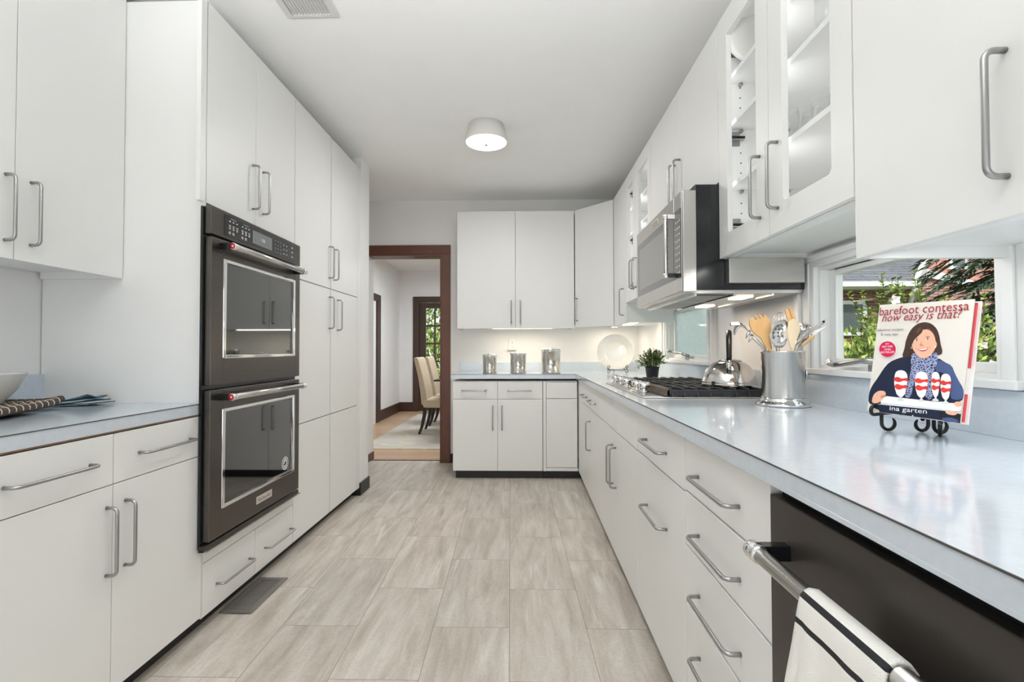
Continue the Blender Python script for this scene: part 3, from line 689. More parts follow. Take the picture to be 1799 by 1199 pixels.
h.tube([(hx, hy, 1.424), (hx, hy, 1.664)], .0085, 'steel_brushed', 14)
for zz in (1.414, 1.654): h.lathe([(.0105, 0), (.0115, .003), (.0115, .016), (.0105, .019)], (hx, hy, zz), 'chrome', 16)
for zz in (1.424, 1.664): h.box(hx, xf-.004, hy-.009, hy+.009, zz-.009, zz+.009, 'chrome' if zz > 1.5 else 'black_gloss')
h.build('handle', t, bevel=.001)
b = MB().box(xf-.0062, xf-.004, 2.262, 2.372, 1.712, 1.736, 'badge_silver'); text('KitchenAid', (xf-.0066, 2.362, 1.718), -Y, Z, .09, .013, 'cover_dark', b); b.build('badge', dr)
u = MB().box(xf+.045, XW-.03, ya+.01, yb-.01, za-.020, za-.006, 'steel')
u.box(xf+.07, xf+.20, 2.0, 2.28, za-.024, za-.020, 'register_brown').box(xf+.07, xf+.20, 2.36, 2.64, za-.024, za-.020, 'register_brown')
for i in range(9): u.box(xf+.075+i*.0135, xf+.081+i*.0135, 2.005, 2.635, za-.0255, za-.024, 'steel')
for xx in (xf+.055, xf+.21, xf+.36): u.box(xx, xx+.008, ya+.012, yb-.012, za-.03, za-.02, 'chrome')
u.build('grease_filter_plate', t, bevel=.001)
for y_ in (2.05, 2.46): MB().box(xf+.27, xf+.33, y_, y_+.11, za-.026, za-.0205, 'bulb_glow').build('cooktop_lamp', t)
light('microwave_lamp', 'AREA', (xf+.30, 2.105, za-.035), 1.0, (1, .83, .66), .06, .11, rot=(0, 0, 0), parent=t)
light('microwave_lamp', 'AREA', (xf+.30, 2.515, za-.035), 1.0, (1, .83, .66), .06, .11, rot=(0, 0, 0), parent=t)

# ------------------------------------------------------------------ cooktop
t = thing('gas_cooktop', 'stainless gas cooktop with black cast-iron grates set in the worktop', 'cooktop', (.77, 2.58, ZT))
cx0, cx1, cy0, cy1 = .512, 1.035, 2.10, 3.055
MB().box(cx0, cx1, cy0, cy1, ZT+.0002, ZT+.006, 'steel').box(cx0+.012, cx1-.012, cy0+.012, cy1-.012, ZT+.006, ZT+.009, 'steel').build('tray', t, bevel=.002)
gw = (cy1-.02-(cy0-.004))/3
for gi in range(3):
    a = cy0-.004+gi*gw; b_ = a+gw-.004; x0, x1 = .612, 1.022; zt_, zl = .957, .924
    g = MB(); 
    g.hexa([(x0-.012, a, zl), (x0+.012, a, zl), (x0+.012, b_, zl), (x0-.012, b_, zl), (x0-.006, a, zt_), (x0+.010, a, zt_), (x0+.010, b_, zt_), (x0-.006, b_, zt_)], 'cast_iron_side')
    for (yy) in (a, b_-.012):
        g.box(x0, x1, yy, yy+.012, zl, zt_-.006, 'cast_iron')
    g.box(x1-.012, x1, a, b_, zl, zt_-.006, 'cast_iron')
    nf = 7
    for i in range(nf+1):      # bars across, drooping to feet at the ends
        xx = x0+.02+(x1-x0-.03)*i/nf
        g.prism([(xx-.0045, a-.006, zl), (xx-.0045, b_+.004, zl), (xx-.0045, b_-.010, zt_), (xx-.0045, a+.010, zt_)][::1] if gi else [(xx-.0045, a-.010, zl), (xx-.0045, b_+.002, zl), (xx-.0045, b_-.010, zt_), (xx-.0045, a+.010, zt_)], X*.009, 'cast_iron')
    for k in (1/3., 2/3.): g.box(x0, x1, a+(b_-a)*k-.005, a+(b_-a)*k+.005, zt_-.012, zt_-.001, 'cast_iron')
    for (xx, yy) in ((x0+.01, a+.02), (x1-.02, a+.02), (x0+.01, b_-.03), (x1-.02, b_-.03)): g.box(xx-.008, xx+.008, yy-.008, yy+.008, ZT+.009, zl+.002, 'cast_iron')
    g.build('grate', t, bevel=.0012, seg=1)
for (bx, by, br) in ((.74, 2.25, .034), (.93, 2.25, .042), (.83, 2.575, .055), (.74, 2.90, .042), (.93, 2.90, .034)):
    MB().lathe([(br+.012, 0), (br+.010, .008), (br, .010)], (bx, by, ZT+.009), 'steel', 24).lathe([(br, .010), (br, .018), (br-.006, .021), (0, .021)], (bx, by, ZT+.009), 'cast_iron', 24).build('burner', t)
for (kx, ky) in ((.563, 3.0), (.566, 2.86), (.560, 2.66), (.566, 2.455), (.570, 2.325)):
    k = MB().lathe([(.024, 0), (.024, .006), (.014, .008), (.014, .018), (.025, .020), (.0275, .025), (.0265, .042), (.022, .0455), (0, .0455)], (kx, ky, ZT+.009), 'chrome', 22)
    k.obox((kx, ky, ZT+.0555), (.022, 0, 0), (0, .004, 0), (0, 0, .0018), 'chrome')
    k.build('knob', t)

# ------------------------------------------------------------------ dishwasher
t = thing('dishwasher', 'black stainless dishwasher with towel bar under the right worktop', 'dishwasher', (.75, .64, 0))
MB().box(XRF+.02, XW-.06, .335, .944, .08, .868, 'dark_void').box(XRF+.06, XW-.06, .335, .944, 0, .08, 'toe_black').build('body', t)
d = MB().box(XRF-.004, XRF+.0195, .337, .9435, .09, .848, 'black_steel_flat').build('dishwasher_door', t, bevel=.0025)
hx, hz = .412, .762
h = MB().tube([(hx, .40, hz), (hx, .868, hz)], .0135, 'steel_brushed', 20)
for yy, s_ in ((.862, 1), (.406, -1)):
    h.lathe([(.0136, 0), (.0165, .004), (.0165, .010), (.0145, .013), (.0145, .016), (.017, .019), (.017, .034), (.0145, .039), (0, .039)], (hx, yy, hz), 'chrome', 22, ax=Y*s_)
for yy in (.366, .872): h.box(hx+.006, XRF-.003, yy, yy+.022, hz-.013, hz+.013, 'black_gloss')
h.build('handle', d)

# ------------------------------------------------------------------ ceiling lamp, vents, outlets, under-cabinet lights
t = thing('ceiling_lamp', 'round white flush-mount ceiling lamp, lit, with nickel finial', 'ceiling light', (-.25, 3.24, ZC-.12))
c = (-.25, 3.24, ZC)
MB().lathe([(.118, -.001), (.119, -.022), (.124, -.024), (.143, -.112), (.1435, -.118), (.140, -.118), (.136, -.112), (.118, -.03)], c, 'lamp_shade', 48).build('lamp_shade', t)
MB().lathe([(.139, -.113), (.12, -.116), (.06, -.123), (0, -.125)], c, 'lamp_glow', 40).build('diffuser', t)
MB().lathe([(.004, -.12), (.009, -.126), (.0095, -.133), (.005, -.138), (0, -.139)], c, 'nickel', 14).build('finial', t)
light('ceiling_lamp_light', 'AREA', (-.25, 3.24, ZC-.142), 15, (1, .99, .97), .26, rot=(0, 0, 0), parent=t)
t = thing('ceiling_vent', 'white slatted air vent in the ceiling above the wall ovens', 'vent', (-.945, 1.97, ZC-.012))
v = MB(); va, vb, vc, vd = -1.065, -.827, 1.78, 2.145; z_ = ZC
v.box(va, va+.03, vc, vd, z_-.010, z_-.0003, 'vent_white').box(vb-.03, vb, vc, vd, z_-.010, z_-.0003, 'vent_white').box(va+.03, vb-.03, vc, vc+.028, z_-.010, z_-.0003, 'vent_white').box(va+.03, vb-.03, vd-.020, vd, z_-.010, z_-.0003, 'vent_white')
v.build('frame', t, bevel=.003)
MB().box(va+.03, vb-.03, vc+.028, vd-.02, z_-.002, z_-.0005, 'dark_void').build('duct', t)
for i in range(13):
    xx = va+.036+i*.0139; MB().hexa([(xx, vc+.026, z_-.010), (xx+.003, vc+.026, z_-.010), (xx+.003, vd-.018, z_-.010), (xx, vd-.018, z_-.010), (xx+.006, vc+.026, z_-.002), (xx+.009, vc+.026, z_-.002), (xx+.009, vd-.018, z_-.002), (xx+.006, vd-.018, z_-.002)], 'vent_white').build('slat', t)
t = thing('floor_register', 'brown metal floor register in the tiles below the oven drawers', 'vent', (-1.23, 2.22, 0))
a0, a1, b0, b1 = -1.305, -1.162, 2.062, 2.385
MB().box(a0, a0+.026, b0, b1, .0003, .006, 'register_brown').box(a1-.026, a1, b0, b1, .0003, .006, 'register_brown').box(a0+.026, a1-.026, b0, b0+.028, .0003, .006, 'register_brown').box(a0+.026, a1-.026, b1-.028, b1, .0003, .006, 'register_brown').build('frame', t, bevel=.002)
MB().box(a0+.026, a1-.026, b0+.028, b1-.028, .0003, .001, 'dark_void').build('duct', t)
for i in range(20):
    yy = b0+.034+i*.0131; MB().hexa([(a0+.026, yy, .001), (a1-.026, yy, .001), (a1-.026, yy+.0025, .001), (a0+.026, yy+.0025, .001), (a0+.026, yy+.003, .0055), (a1-.026, yy+.003, .0055), (a1-.026, yy+.006, .0055), (a0+.026, yy+.006, .0055)], 'register_brown').build('slat', t)
def outlet(F, u, z, label):
    t = thing('wall_outlet', label, 'outlet', F.pt(u, z))
    MB().fbox(F, u-.036, u+.036, z-.058, z+.058, .0003, .006, 'outlet_white').build('cover_plate', t, bevel=.003)
    for zz in (z-.02, z+.02):
        s_ = MB().fbox(F, u-.017, u+.017, zz-.014, zz+.014, .006, .008, 'outlet_white')
        for a in (-.007, .005): s_.fbox(F, u+a, u+a+.002, zz-.002, zz+.008, .008, .0083, 'seam_dark')
        s_.fbox(F, u-.003, u+.003, zz-.010, zz-.005, .008, .0083, 'seam_dark'); s_.build('socket', t)
    return t
FW = Face((0, YW, 0), X, -Y); FWR = Face((XW, 0, 0), Y, -X)
o = outlet(FW, -.115, 1.183, 'white wall outlet on the back wall behind the canisters')
MB().fbox(FW, -.163, -.082, 1.118, 1.124, .0003, .014, 'print_grey').build('lower_edge', o)
outlet(FWR, 4.10, 1.205, 'white wall outlet on the right wall behind the potted plant')
t = thing('under_cabinet_light', 'lit strip light under the back wall cabinet above the canisters', 'strip light', (-.03, 4.62, 1.34))
MB().box(-.30, .27, YU+.03, YU+.085, 1.332, 1.3515, 'trim_white').build('housing', t, bevel=.002); MB().box(-.295, .265, YU+.034, YU+.08, 1.327, 1.332, 'strip_glow').build('diffuser', t)
light('strip_lamp', 'AREA', (-.015, YU+.06, 1.322), 2.4, (1, .86, .66), .56, .05, rot=(math.radians(-4), 0, 0), parent=t)
t = thing('under_cabinet_light', 'short lit strip light under the end cabinet near the corner', 'strip light', (.98, 4.0, 1.34))
MB().box(.84, .90, 3.80, 4.18, 1.34, 1.3595, 'trim_white').build('housing', t, bevel=.002); MB().box(.845, .895, 3.81, 4.17, 1.335, 1.34, 'strip_glow').build('diffuser', t)
light('strip_lamp', 'AREA', (.88, 3.99, 1.33), 2.0, (1, .86, .66), .05, .36, rot=(0, math.radians(-14), 0), parent=t)
t = thing('under_cabinet_light', 'small puck light added under the diagonal corner cabinet to brighten the corner', 'puck light', (.86, 4.62, 1.34))
MB().lathe([(.035, .019), (.035, .002), (.030, .0), (.030, .0195)][:3], (.86, 4.62, 1.34), 'trim_white', 24).build('housing', t); MB().lathe([(.0, -.001), (.029, -.001), (.029, .0005), (0, .0005)], (.86, 4.62, 1.34), 'strip_glow', 24).build('diffuser', t)
light('puck_fill_lamp', 'AREA', (.86, 4.62, 1.336), 1.8, (1, .86, .66), .06, rot=(0, 0, 0), parent=t)  # extra lamp added to lift the corner walls
# ------------------------------------------------------------------ canisters
for i, (cx, cy, r, h, lab) in enumerate(((-.312, 4.44, .064, .172, 'smallest of the three steel canisters, farthest from the corner'), (-.052, 4.435, .073, .188, 'middle-sized steel canister between the other two'), (.246, 4.43, .087, .222, 'largest of the three steel canisters, beside the white plate'))):
    t = thing('canister', lab, 'canister', (cx, cy, ZT), 'steel canisters on the back counter')
    c = (cx, cy, ZT+.0003)
    MB().lathe([(r*.96, 0), (r, .004), (r, .012), (r-.0012, .013), (r-.0012, h-.028), (r+.001, h-.026), (r+.001, h-.020), (r-.004, h-.019)], c, 'steel_vertical', 48).build('body', t)
    l = MB().lathe([(r-.003, h-.020), (r+.0035, h-.018), (r+.0045, h-.008), (r+.002, h-.003), (r-.012, h-.001), (r-.016, h-.005), (0, h-.006)], c, 'chrome', 48).build('lid', t)
    MB().lathe([(.010, h-.006), (.009, h-.002), (.016, h+.002), (.017, h+.006), (.012, h+.009), (0, h+.010)], c, 'chrome', 24).build('knob', l)
# plate on its stand
t = thing('plate_stand', 'small curly black wire stand holding the white plate', 'plate stand', (.83, 4.40, ZT))
px_, py_ = .83, 4.405
m_ = MB()
for sx in (-.075, .085):
    x = px_+sx; b0_ = ZT+.005
    m_.tube([(x, py_-.055, b0_+.045), (x+.012, py_-.06, b0_+.055), (x+.004, py_-.063, b0_+.068), (x-.010, py_-.06, b0_+.060), (x-.010, py_-.058, b0_+.045), (x+.006, py_-.056, b0_+.030), (x+.012, py_-.055, b0_+.014), (x, py_-.055, b0_), (x-.010, py_-.055, b0_+.008), (x-.006, py_-.055, b0_+.018)], .003, 'iron_black', 8)
    m_.tube([(x, py_-.055, b0_+.030), (x, py_+.02, b0_+.022), (x*.5+px_*.5, py_+.09, b0_+.12)], .003, 'iron_black', 8)
m_.tube([(px_-.075, py_-.0, b0_+.025), (px_+.085, py_-.0, b0_+.025)], .003, 'iron_black', 8)
m_.tube([(px_+.005, py_+.09, b0_+.12), (px_+.005, py_+.14, b0_-.001)], .003, 'iron_black', 8)
o = m_.build('wire_frame', t)
R = .165; n = Vector((-.18, -.95, .22)).normalized(); c = Vector((px_, py_+.02, ZT+.03+R*.97))
ob = MB().lathe([(0, 0), (.085, .0), (.098, -.004), (.110, .012), (R-.004, .022), (R, .025), (R, .021), (.112, .007), (.090, -.012), (0, -.010)], c, 'china_white', 72, ax=n)
for a in range(44):
    an = 2*pi*a/44; A1 = n.cross(X).normalized(); B1 = n.cross(A1); d_ = A1*math.cos(an)+B1*math.sin(an)
    ob.tube([c+d_*(R-.024)+n*.0185, c+d_*(R-.006)+n*.0225], .0016, 'china_white', 6)
o = ob.build('plate'); tag(o, 'large round white plate standing upright in the back corner', 'plate')

# potted plant
def leaf(mb, p, d, up, L, wd, mt):
    d = d.normalized(); s_ = d.cross(up)
    if s_.length < 1e-4: s_ = d.cross(X)
    s_.normalize(); nn = s_.cross(d)
    a = p; b = p+d*L*.45+nn*L*.10; c = p+d*L
    mb.add([a, b+s_*wd, c-nn*L*.06, b-s_*wd, p+d*L*.45+nn*L*.02], [(0, 4, 1), (4, 2, 1), (0, 3, 4), (4, 3, 2)], mt, False)
def rvec(rg):
    while True:
        v = Vector((rg.uniform(-1, 1), rg.uniform(-1, 1), rg.uniform(-1, 1)))
        if .05 < v.length < 1: return v
rg = random.Random(3)
t = thing('potted_plant', 'small leafy green plant in a black pot behind the cooktop', 'plant', (.93, 3.55, ZT))
pc = Vector((.93, 3.55, ZT+.0003))
MB().lathe([(.037, 0), (.040, .003), (.049, .080), (.052, .081), (.052, .088), (.047, .088), (.044, .070), (0, .068)], pc, 'pot_black', 32).build('pot', t)
st = MB(); fo = MB()
for i in range(95):
    th = rg.uniform(0, 2*pi); el = rg.uniform(-.2, 1.45); rr = rg.uniform(.085, .115)
    dv = Vector((math.cos(th)*math.cos(el), math.sin(th)*math.cos(el), math.sin(el)))
    p0 = pc+Vector((math.cos(th)*.02, math.sin(th)*.02, .068)); p3 = pc+Vector((0, 0, .105))+Vector((dv.x*rr*1.08, dv.y*rr*1.08, dv.z*rr*.92))
    pm = p0.lerp(p3, .5)+Z*.02; st.tube([p0, pm, p3], [.0014, .0012, .0008], 'leaf_dark', 5)
    for q in range(11):
        f = .3+.7*q/10; p = p0.lerp(pm, min(1, f*2)) if f < .5 else pm.lerp(p3, f*2-1)
        v = rvec(rg)*.8+dv*.6+Z*.25; leaf(fo, p, v, Z, rg.uniform(.015, .022), rg.uniform(.0055, .008), rg.choice(['leaf_dark', 'leaf_mid', 'leaf_mid', 'leaf_light']))
st.build('stems', t); fo.build('foliage', t, recalc=False)

# ------------------------------------------------------------------ kettle
kc = Vector((.955, 2.285, .9575))
t = thing('kettle', 'polished steel dome kettle with arched black handle on the cooktop', 'kettle', kc)
MB().lathe([(.112, 0), (.121, .002), (.123, .008), (.120, .011), (.121, .014), (.1195, .022), (.117, .030), (.112, .048), (.102, .070), (.087, .090), (.070, .104), (.050, .113)], kc, 'kettle_steel', 64).build('body', t)
l = MB().lathe([(.052, .1125), (.052, .1155), (.046, .1175), (.030, .121), (.012, .123), (0, .1235)], kc, 'kettle_steel', 40).build('lid', t)
MB().lathe([(.006, .122), (.005, .130), (.012, .134), (.012, .142), (.008, .146), (0, .147)], kc, 'iron_black', 20).build('knob', l)
vd_ = Vector((.40, .92, 0)).normalized()
arc = [kc+vd_*(-.098*math.cos(a))+Z*(.115+.130*math.sin(a)) for a in [pi*q/18 for q in range(19)]]
MB().tube(arc, [.010+.003*math.sin(pi*q/18) for q in range(19)], 'iron_black', 14).build('handle', t)
for s_ in (-1, 1):
    b = MB().tube([kc+vd_*(.098*s_)+Z*.118, kc+vd_*(.097*s_)+Z*.095, kc+vd_*(.100*s_)+Z*.060], [.0105, .0115, .013], 'kettle_steel', 14).build('handle_bracket', t)
sp = kc+vd_*.085+Vector((.0, 0, .062))
s_ = MB().tube([sp, sp+vd_*.03+Z*.016, sp+vd_*.055+Z*.044], [.024, .019, .015], 'chrome', 18).build('spout', t)

# ------------------------------------------------------------------ utensil crock
CX, CY = .968, 1.842
t = thing('utensil_crock', 'brushed steel crock full of cooking utensils by the window', 'utensil holder', (CX, CY, ZT))
c = (CX, CY, ZT+.0003)
MB().lathe([(.090, 0), (.0925, .003), (.0925, .007), (.089, .011), (.080, .016), (.0765, .022), (.074, .026), (.0735, .030)], c, 'chrome', 64).lathe([(.0725, .030), (.0728, .033), (.0728, .196), (.0745, .199), (.0745, .203), (.071, .203), (.071, .034), (0, .032)], c, 'steel_vertical', 64).build('body', t)
mdl = Vector((CX, CY, ZT+.118))+Vector((.074*math.cos(-.35), .074*math.sin(-.35), 0))
MB().lathe([(.021, -.002), (.021, .0015), (.019, .002), (0, .002)], mdl, 'chrome', 24, ax=Vector((math.cos(-.35), math.sin(-.35), 0))).build('emblem', t)
GU = 'utensils standing in the steel crock'
bot = Vector((CX, CY, ZT+.036))
def strip(path, wv, widths, th, mt, mb):
    """flat tapering strip along path; wv = width direction"""
    P = [Vector(p) for p in path]; wv = Vector(wv).normalized(); k = len(P); vs = []; fs = []
    for i, p in enumerate(P):
        tdir = (P[min(i+1, k-1)]-P[max(i-1, 0)]).normalized(); nn = tdir.cross(wv).normalized()
        w_ = widths[i]
        vs += [p-wv*w_-nn*th, p+wv*w_-nn*th, p+wv*w_+nn*th, p-wv*w_+nn*th]
    for i in range(k-1):
        for j in range(4): fs.append((i*4+j, i*4+(j+1) % 4, (i+1)*4+(j+1) % 4, (i+1)*4+j))
    fs += [(3, 2, 1, 0), (4*k-4, 4*k-3, 4*k-2, 4*k-1)]
    mb.add(vs, fs, mt)
def Pt(px, py, y): return at(px, py, 'Y', y)
# pasta server
rim = Pt(1338, 611, 1.84); b0_ = bot+Vector((.03, 0, 0))
h0, h1, h2, h3, h4 = Pt(1340, 609, 1.84), Pt(1318, 589, 1.83), Pt(1310, 576, 1.82), Pt(1299, 569, 1.80), Pt(1285, 570, 1.77)
mb = MB(); mb.tube([b0_, h0, h1], [.006, .006, .005], 'steel', 10)
strip([h1, h2, h3, h4, h4-Vector((.01, .01, .004))], Vector((.35, 1, .25)), [.010, .026, .031, .027, .016], .0013, 'steel', mb)
for q in range(5):
    f = -1+.5*q
    for (hp, s_) in ((h2, 1),):
        base_ = h3+Vector((.35, 1, .25)).normalized()*.028*f*.9; mb.tube([base_+Vector((.008 if q < 3 else 0, 0, 0)), base_+Vector((-.012, 0, -.012)), base_+Vector((-.020, 0, -.036))], [.004, .0035, .002], 'steel', 7)
for q, dx in enumerate((.012, .030)):
    p = h2.lerp(h1, .3+q*.55)+Vector((-.002, -.026, -.004)); mb.tube([p, p+Vector((-.010, -.004, -.014)), p+Vector((-.016, -.004, -.028))], [.0055, .005, .0025], 'steel', 7)
o = mb.build('pasta_server'); tag(o, 'steel toothed pasta server leaning left in the crock', 'utensil', GU)
# round wooden fork
mb = MB(); y_ = 1.80
def PP(pts, y): return [Pt(a, b, y) for a, b in pts]
y_ = 1.818; pts = PP([(1347, 613), (1337, 594), (1327, 588), (1320, 579), (1316.5, 569), (1317.5, 561), (1323.5, 556.5), (1327.5, 564), (1330.2, 562.5), (1326, 554.5), (1329, 553.3), (1334, 561), (1336.5, 560), (1332, 552.5), (1336, 552.2), (1341.5, 558.5), (1344, 558), (1340, 552.5), (1346, 555), (1352, 561), (1355, 569), (1355.5, 579), (1352, 589), (1357, 613)], y_)
mb.prism(pts, Vector((0, .007, 0)), 'wood_beech'); hb = Pt(1352, 613, y_+.0035); mb.tube([bot+Vector((-.01, -.01, 0)), hb], [.006, .0055], 'wood_beech', 10)
o = mb.build('wooden_fork', bevel=.0015); tag(o, 'round wooden serving fork with four short tines in the crock', 'utensil', GU)
# slotted spoon
mb = MB(); y_ = 1.800; pts = [(1361, 611), (1355, 602), (1352.5, 590), (1355, 578), (1361, 568), (1370, 563.5), (1378, 562), (1383.5, 566), (1384.5, 574), (1379.5, 580), (1378, 588), (1383, 597), (1380, 606), (1374, 611)]
P3 = PP(pts, y_); cen = sum(P3, Vector())/len(P3)
rim_, mid_, core = [], [], []
for p in P3: rim_.append(p); mid_.append(p.lerp(cen, .35)+Y*.010); core.append(p.lerp(cen, .75)+Y*.014)
N = len(P3); mb.add(rim_+mid_+core, [(i, (i+1) % N, N+(i+1) % N, N+i) for i in range(N)]+[(N+i, N+(i+1) % N, 2*N+(i+1) % N, 2*N+i) for i in range(N)]+[tuple(range(2*N, 3*N))], 'steel', True)
for (hx_, hy_) in ((1367, 573), (1374, 573), (1363, 579), (1368, 579), (1374.5, 579), (1359, 585), (1367, 585), (1359, 594), (1367, 591), (1374, 591)):
    p = Pt(hx_, hy_, y_+.004); mb.lathe([(.0021, 0), (.0021, .0006), (0, .0006)], p, 'dark_void', 10, ax=-Y)
mb.tube([bot+Vector((.005, -.02, 0)), Pt(1366, 613, y_+.01), Pt(1366, 602, y_+.014)], .005, 'steel', 8)
o = mb.build('slotted_spoon', solid=.0012); tag(o, 'mirror steel slotted spoon with small round holes in the crock', 'utensil', GU)
# whisk
mb = MB(); c0 = Pt(1366, 596, 1.86); top = Pt(1370, 549, 1.87)
axis = (top-c0); 
for q in range(6):
    an = pi*q/6; side = (X*math.cos(an)+Y*math.sin(an)); loop = []
    for k in range(17):
        f = k/16; ang = pi*f; loop.append(c0+axis*(math.sin(ang)**.6 if 0 < f < 1 else 0)*1.0+side*(.032*-math.cos(ang))*(.25+.75*math.sin(ang)**.5 if 0 < f < 1 else .2))
    mb.tube(loop, .0009, 'chrome', 5)
mb.tube([bot+Vector((.0, .03, 0)), c0], .007, 'steel', 10)
o = mb.build('whisk'); tag(o, 'wire balloon whisk behind the slotted spoon in the crock', 'utensil', GU)
# wooden tongs
mb = MB(); y_ = 1.792
mb.prism(PP([(1389, 612), (1384, 592), (1383.5, 578), (1386, 564), (1393, 560), (1401, 563), (1406.5, 573), (1405, 585), (1399, 599), (1396, 612)], y_), Y*.005, 'wood_pale')
mb.prism(PP([(1385.5, 566), (1379.5, 545), (1384.5, 542.5), (1392.5, 562)], y_), Y*.006, 'wood_beech'); mb.prism(PP([(1393.5, 562), (1386, 542.5), (1390.5, 540), (1399, 562)], y_+.004), Y*.006, 'wood_beech')
mb.tube([bot+Vector((.01, -.035, 0)), Pt(1392.5, 610, y_+.003)], .006, 'wood_pale', 8)
o = mb.build('wooden_tongs', bevel=.001); tag(o, 'pale wooden tongs with two straight prongs upward in the crock', 'utensil', GU)
# ladle behind
mb = MB(); lc = Pt(1410, 577, 1.88); mb.lathe([(0, -.022), (.014, -.019), (.023, -.010), (.027, 0), (.0255, 0), (.021, -.009), (.013, -.017), (0, -.020)], lc, 'chrome', 28, ax=Vector((-.5, -.6, .6)))
mb.tube([bot+Vector((-.02, .035, 0)), Pt(1399, 606, 1.87), lc+Vector((-.010, .006, -.022))], .0045, 'steel', 8)
o = mb.build('ladle'); tag(o, 'steel ladle bowl showing behind the wooden tongs in the crock', 'utensil', GU)
# two steel handled tools leaning right
mb = MB(); strip([bot+Vector((-.04, .01, 0)), Pt(1400, 604, 1.83), Pt(1425, 583, 1.80), Pt(1449, 564, 1.775)], Vector((.3, .2, 1)), [.004, .006, .0075, .006], .0025, 'steel', mb)
mb.lathe([(.004, -.003), (.004, .003)], Pt(1447, 565.5, 1.773), 'dark_void', 10, ax=Y)
o = mb.build('steel_turner', bevel=.001); tag(o, 'upper of two steel utensil handles leaning right from the crock', 'utensil', GU)
mb = MB(); strip([bot+Vector((-.03, -.02, 0)), Pt(1402, 611, 1.812), Pt(1412, 600, 1.80), Pt(1430, 586, 1.78), Pt(1453, 574, 1.755)], Vector((.35, .2, 1)), [.004, .006, .012, .011, .002], .002, 'chrome', mb)
strip([Pt(1409, 607, 1.796), Pt(1421, 598, 1.786), Pt(1431, 591, 1.776)], Vector((.35, .2, 1)), [.006, .008, .006], .003, 'wood_beech', mb)
for q in range(4):
    p = Pt(1410+q*5, 601-q*4.2, 1.792-q*.006); mb.lathe([(.0022, 0), (.0022, .002), (0, .002)], p, 'dark_void', 8, ax=-Y)
o = mb.build('steel_tongs', bevel=.0008); tag(o, 'lower steel tool with wooden inlay leaning right from the crock', 'utensil', GU)

# ------------------------------------------------------------------ cookbook on its stand
az, tl, rl, bw, bh = -1.239, .150, -.027, .201, .272
bc = Vector((.924, 1.167, 1.099))
wd = Vector((math.cos(az), math.sin(az), 0)); nb = Vector((math.sin(az), -math.cos(az), 0))
up = Z*math.cos(tl)-nb*math.sin(tl); nb = wd.cross(up)*1.0
if nb.x > 0: nb = -nb
W2_ = wd*math.cos(rl)+up*math.sin(rl); U2_ = -wd*math.sin(rl)+up*math.cos(rl)
def bkpt(u, v, d=0): return bc+W2_*((u-.5)*bw)+U2_*((v-.5)*bh)+nb*d
th = .028
t = thing('cookbook', 'cookbook standing on the black easel, smiling woman with desserts on its cover', 'book', bkpt(.5, 0, -th/2))
def bbox_(mb, u0, u1, v0, v1, d0, d1, mt):
    return mb.hexa([bkpt(u0, v0, d0), bkpt(u1, v0, d0), bkpt(u1, v0, d1), bkpt(u0, v0, d1), bkpt(u0, v1, d0), bkpt(u1, v1, d0), bkpt(u1, v1, d1), bkpt(u0, v1, d1)], mt)
bbox_(MB(), .02, .965, .018, .982, -th+.003, -.003, 'page_cream').build('pages', t)
bbox_(MB(), .0, 1.0, 0, 1, -th, -th+.0028, 'cover_white').build('back_cover', t, bevel=.0006)
bbox_(MB(), .0, .016, 0, 1, -th+.0028, -.0028, 'cover_cream').build('spine', t)
for va_, vb_ in ((.45, .985), (.015, .24)): bbox_(MB(), .966, .978, va_, vb_, -.0215, -.0155, 'jacket_red').build('jacket_stripe', t)
fc = bbox_(MB(), .0, 1.0, 0, 1, -.0028, 0, 'cover_cream')
# print: homography from the cover's four corners (reference sheet coordinates) to the cover
src = [(150, 110), (870, 60), (755, 1000), (58, 900)]; dst = [(0, 1), (1, 1), (1, 0), (0, 0)]
Am = []; bm_ = []
for (x_, y_), (u_, v_) in zip(src, dst):
    Am += [[x_, y_, 1, 0, 0, 0, -u_*x_, -u_*y_], [0, 0, 0, x_, y_, 1, -v_*x_, -v_*y_]]; bm_ += [u_, v_]
Hh = np.linalg.solve(np.array(Am, float), np.array(bm_, float))
def cv(x_, y_):
    k = Hh[6]*x_+Hh[7]*y_+1; return (Hh[0]*x_+Hh[1]*y_+Hh[2])/k, (Hh[3]*x_+Hh[4]*y_+Hh[5])/k
LV = [0]
def smooth_poly(pts, it=2):
    for _ in range(it):
        q = []
        for i in range(len(pts)):
            a, b = pts[i], pts[(i+1) % len(pts)]
            q += [(a[0]*.75+b[0]*.25, a[1]*.75+b[1]*.25), (a[0]*.25+b[0]*.75, a[1]*.25+b[1]*.75)]
        pts = q
    return pts
def pr_(pts, mt, sm=2):
    LV[0] += 1
    P = [cv(*p) for p in (smooth_poly(pts, sm) if sm else pts)]
    P = [(min(1, max(0, u)), min(1, max(0, v))) for u, v in P]
    fc.poly([bkpt(u, v, .00004*LV[0]+.0001) for u, v in P], mt)
def el(cx_, cy_, rx, ry, mt, n=20, rot=0.):
    pr_([(cx_+rx*math.cos(2*pi*i/n)*math.cos(rot)-ry*math.sin(2*pi*i/n)*math.sin(rot), cy_+rx*math.cos(2*pi*i/n)*math.sin(rot)+ry*math.sin(2*pi*i/n)*math.cos(rot)) for i in range(n)], mt, 0)
